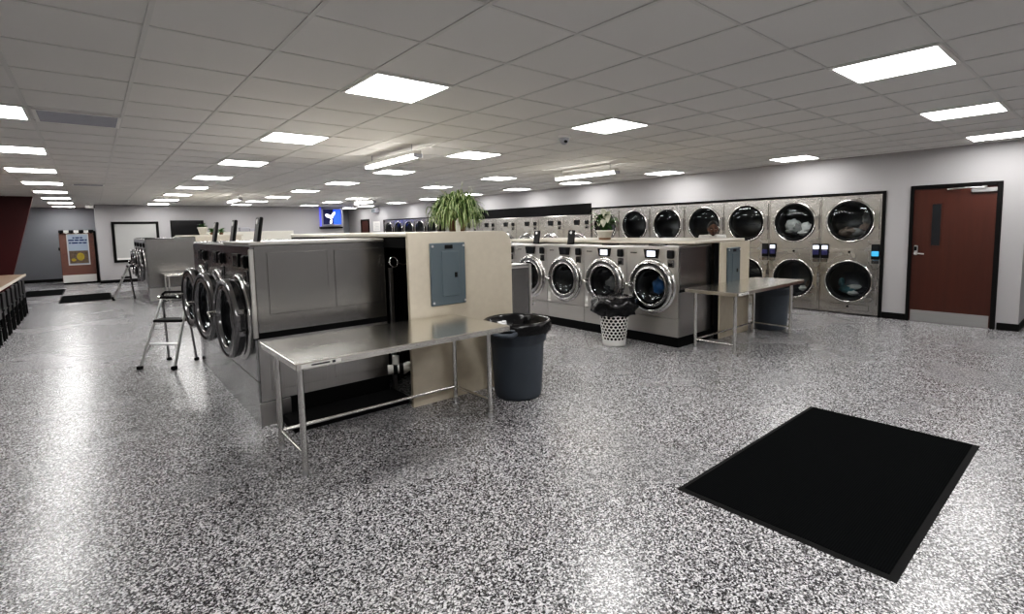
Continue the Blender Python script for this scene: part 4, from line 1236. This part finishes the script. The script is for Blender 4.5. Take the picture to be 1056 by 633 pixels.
# body built facing local -y, standing 1.60 m, head bowed a little
P = thing('person', 'man in a white shirt standing behind the right island, looking down', 'person', (7.86, 4.28, 0), -.95)
def body():
    V = []; E = []; Rr = []
    def add(p, r, link=None):
        V.append(p); Rr.append(r); k = len(V) - 1
        if link is not None: E.append((link, k))
        return k
    pel = add((0, .02, .88), (.15, .11))
    w1 = add((0, .015, 1.02), (.135, .10), pel); c1 = add((0, .0, 1.16), (.16, .115), w1); c2 = add((0, .01, 1.30), (.155, .10), c1)
    nk = add((0, -.0, 1.365), (.062, .064), c2); hd = add((0, -.025, 1.41), (.055, .06), nk)
    for s in (-1, 1):
        sh = add((s * .17, .01, 1.335), .064, c2); el = add((s * .225, -.03, 1.03), .045, sh); fa = add((s * .21, -.15, .95), .04, el); wr = add((s * .17, -.27, .93), .028, fa); pm = add((s * .155, -.33, .92), (.036, .018), wr)
        for f, (dx, L) in enumerate(((-.026, .062), (-.009, .072), (.009, .068), (.025, .055))):
            a = add((s * .155 + dx, -.365, .917), .0095, pm); b = add((s * .155 + dx * 1.05, -.365 - L * .6, .905), .0085, a); add((s * .155 + dx * 1.05, -.365 - L, .885), .0075, b)
        th = add((s * .155 - s * .035, -.315, .912), .011, pm); add((s * .155 - s * .06, -.345, .90), .009, th)
        hp = add((s * .09, .02, .82), (.088, .09), pel); kn = add((s * .10, .0, .46), .058, hp); an = add((s * .105, .03, .09), .04, kn); ft = add((s * .115, -.06, .045), (.04, .038), an); add((s * .12, -.16, .035), (.04, .03), ft)
    return V, E, Rr
V, E, Rr = body()
bo = skin_mesh('body', V, E, Rr, 'skin', P)
import bmesh
bm = bmesh.new(); bm.from_mesh(bo.data)
for co_, no_ in (((0, 0, .10), (0, 0, 1)), ((0, 0, .88), (0, 0, 1)), ((0, 0, 1.372), (0, 0, 1)), ((0, -.13, 0), (0, 1, 0))):
    bmesh.ops.bisect_plane(bm, geom=bm.verts[:] + bm.edges[:] + bm.faces[:], plane_co=co_, plane_no=no_)
bm.to_mesh(bo.data); bm.free()
bo.data.materials.clear()
for m in ('skin', 'shirt', 'pants', 'rubber'): bo.data.materials.append(M[m])
for f in bo.data.polygons:
    c = f.center
    k = 0
    if c.z < .10: k = 3
    elif c.z < .88 and abs(c.x) < .21 and c.y > -.13: k = 2
    elif (c.z < 1.372 or abs(c.x) > .078) and not (c.y < -.13 and c.z < 1.05): k = 1
    f.material_index = k
mb = MB(); mb.lathe([(.07, 1.335), (.085, 1.345), (.088, 1.37), (.078, 1.382), (.068, 1.375)], (0, .0, 0), n=24); mb.build('collar', 'shirt', P)
# head
HEAD = bpy.data.objects.new('head_pose', None)
bpy.data.objects.remove(HEAD)
def head_pt(u, v):
    """u azimuth (0 = face, -y), v polar from top 0..1"""
    th = PI * v
    x = math.sin(th) * math.sin(u); y = -math.sin(th) * math.cos(u); z = math.cos(th)
    face = max(0, -y)
    rx = .076 * (1 - .28 * max(0, -z) ** 1.5); ry = .098 if y > 0 else .092; rz = .118
    X, Y, Z = x * rx, y * ry, z * rz
    if z < -.1: Y += -.012 * (-z) * face     # jaw forward
    if face > .3 and abs(x) < .35:
        g = lambda zz, w: math.exp(-((Z - zz) / w) ** 2)
        nose = math.exp(-(x / .17) ** 2)
        Y -= .021 * nose * math.exp(-((Z + .025) / .017) ** 2) + .012 * nose * g(-.003, .02)
        Y -= .006 * math.exp(-(x / .3) ** 2) * g(-.062, .012)
        Y -= .008 * math.exp(-(x / .25) ** 2) * g(-.098, .016)
    if face > .3:
        for s in (-1, 1): Y += .011 * math.exp(-((X - s * .031) / .015) ** 2 - ((Z - .008) / .012) ** 2)
        Y -= .006 * math.exp(-((Z - .03) / .012) ** 2) * math.exp(-((abs(X) - .03) / .025) ** 2)
    return X, Y, Z
tilt = Matrix.Rotation(.16, 4, 'X'); hc = Vector((0, -.045, 1.475))
def hp(p): return tuple(hc + (tilt @ Vector(p)))
mb = MB(); nu, nv = 56, 44
vs = [hp(head_pt(TAU * b / nu - PI, a / nv)) for a in range(nv + 1) for b in range(nu)]
fs = [(a * nu + b, a * nu + (b + 1) % nu, (a + 1) * nu + (b + 1) % nu, (a + 1) * nu + b) for a in range(nv) for b in range(nu)]
mb.add(vs, fs, 0, True)
hd = mb.build('head', 'skin', P)
mb = MB()
for s in (-1, 1):
    pts = [hp((s * .078, .005 + .018 * math.cos(t), .0 + .028 * math.sin(t))) for t in [TAU * k / 14 for k in range(14)]]
    mb.tube(pts, .008, 8, closed=True)
    mb.cyl(hp((s * .070, .005, 0)), hp((s * .078, .005, 0)), .016, n=12)
mb.build('ear', 'skin', hd)
def uv_ball(mb, c, r, sx=1, sy=1, sz=1, n=12):
    vs = [(c[0] + r * sx * math.sin(PI * a / n) * math.cos(TAU * b / n), c[1] + r * sy * math.sin(PI * a / n) * math.sin(TAU * b / n), c[2] + r * sz * math.cos(PI * a / n)) for a in range(n + 1) for b in range(n)]
    mb.add(vs, [(a * n + b, (a + 1) * n + b, (a + 1) * n + (b + 1) % n, a * n + (b + 1) % n) for a in range(n) for b in range(n)], 0, True)
mb = MB()
for s in (-1, 1): uv_ball(mb, hp((s * .031, -.0745, .004)), .0112, 1.15, 1, .62)
ey = mb.build('eye', 'eye', hd)
mb = MB()
for s in (-1, 1): uv_ball(mb, hp((s * .031, -.0835, .001)), .0058, 1, .6, .9)
mb.build('pupil', 'hair', ey)
mb = MB(); mb.tube([hp((-.024, -.089, -.064)), hp((-.010, -.099, -.061)), hp((.010, -.099, -.061)), hp((.024, -.089, -.064))], .005, 8); mb.build('mouth', 'lip', hd)
# hair cap, brows and short beard
mb = MB(); vs = []; fs = []
def hair_in(u, v):
    face = math.cos(u)
    lim = .26 + .30 * (1 - max(0, face)) if face > 0 else .66
    return v <= lim
pts = {}
for a in range(0, 33):
    v = a / 44
    for b in range(nu):
        x, y, z = head_pt(TAU * b / nu - PI, v)
        k = 1.10 + .05 * noise.noise(Vector((x, y, z)) * 60)
        pts[(a, b)] = hp((x * k, y * k, z * k + .004))
for a in range(0, 32):
    for b in range(nu):
        u = TAU * (b + .5) / nu - PI
        if hair_in(u, (a + .5) / 44):
            mb.add([pts[(a, b)], pts[(a, (b + 1) % nu)], pts[(a + 1, (b + 1) % nu)], pts[(a + 1, b)]], [(0, 1, 2, 3)], 0, True)
mb.build('hair', 'hair', hd)
mb = MB()
for s in (-1, 1): mb.tube([hp((s * .014, -.094, .026)), hp((s * .03, -.094, .031)), hp((s * .048, -.083, .026))], .0045, 6)
mb.build('eyebrow', 'hair', hd)
mb = MB()
pts = {}
for a in range(24, 42):
    for b in range(nu):
        x, y, z = head_pt(TAU * b / nu - PI, a / 44); k = 1.045
        pts[(a, b)] = hp((x * k, y * k, z * k))
for a in range(24, 41):
    for b in range(nu):
        u = TAU * (b + .5) / nu - PI; v = (a + .5) / 44
        au = abs(u)
        if au < 1.6 and (v > .74 or (au > .75 and v > .58 + .04 * (1.6 - au))) and not (au < .30 and v < .77):
            mb.add([pts[(a, b)], pts[(a, (b + 1) % nu)], pts[(a + 1, (b + 1) % nu)], pts[(a + 1, b)]], [(0, 1, 2, 3)], 0, True)
mb.tube([hp((-.026, -.090, -.050)), hp((0, -.104, -.045)), hp((.026, -.090, -.050))], .005, 6)
mb.build('beard', 'hair', hd)

# ------------------------------------------------------------------ world, camera
w = bpy.data.worlds.new('World'); sc.world = w; w.use_nodes = True
w.node_tree.nodes['Background'].inputs['Color'].default_value = (.5, .5, .52, 1)
w.node_tree.nodes['Background'].inputs['Strength'].default_value = .1
pitch, roll, yaw = math.radians(-4.983), math.radians(-1.172), math.radians(39.723)
f = Vector((math.sin(yaw) * math.cos(pitch), math.cos(yaw) * math.cos(pitch), math.sin(pitch)))
r0 = Vector((math.cos(yaw), -math.sin(yaw), 0)); u0 = r0.cross(f)
rr = r0 * math.cos(roll) + u0 * math.sin(roll); uu = -r0 * math.sin(roll) + u0 * math.cos(roll)
cam = bpy.data.cameras.new('Camera'); co = bpy.data.objects.new('Camera', cam); col.objects.link(co)
mw = Matrix.Identity(4)
for k in range(3):
    mw[k][0] = rr[k]; mw[k][1] = uu[k]; mw[k][2] = -f[k]
mw[0][3], mw[1][3], mw[2][3] = 0, 0, 1.5537
co.matrix_world = mw
cam.sensor_fit = 'HORIZONTAL'; cam.sensor_width = 36
cam.lens = 36 * 520.09 / 1056
cam.shift_x = 0; cam.shift_y = -(316.5 - 280.587) / 1056
cam.clip_start = .05; cam.clip_end = 100
sc.camera = co
sc.view_settings.view_transform = 'Standard'
sc.view_settings.look = 'None'
sc.view_settings.exposure = 0
sc.view_settings.use_curve_mapping = True
cv = sc.view_settings.curve_mapping
cv.extend = 'EXTRAPOLATED'
c_ = cv.curves[3]
c_.points.new(.03, .016); c_.points.new(.12, .103); c_.points.new(.35, .36)
cv.update()
sc.cycles.max_bounces = 8
sc.cycles.sample_clamp_indirect = 6
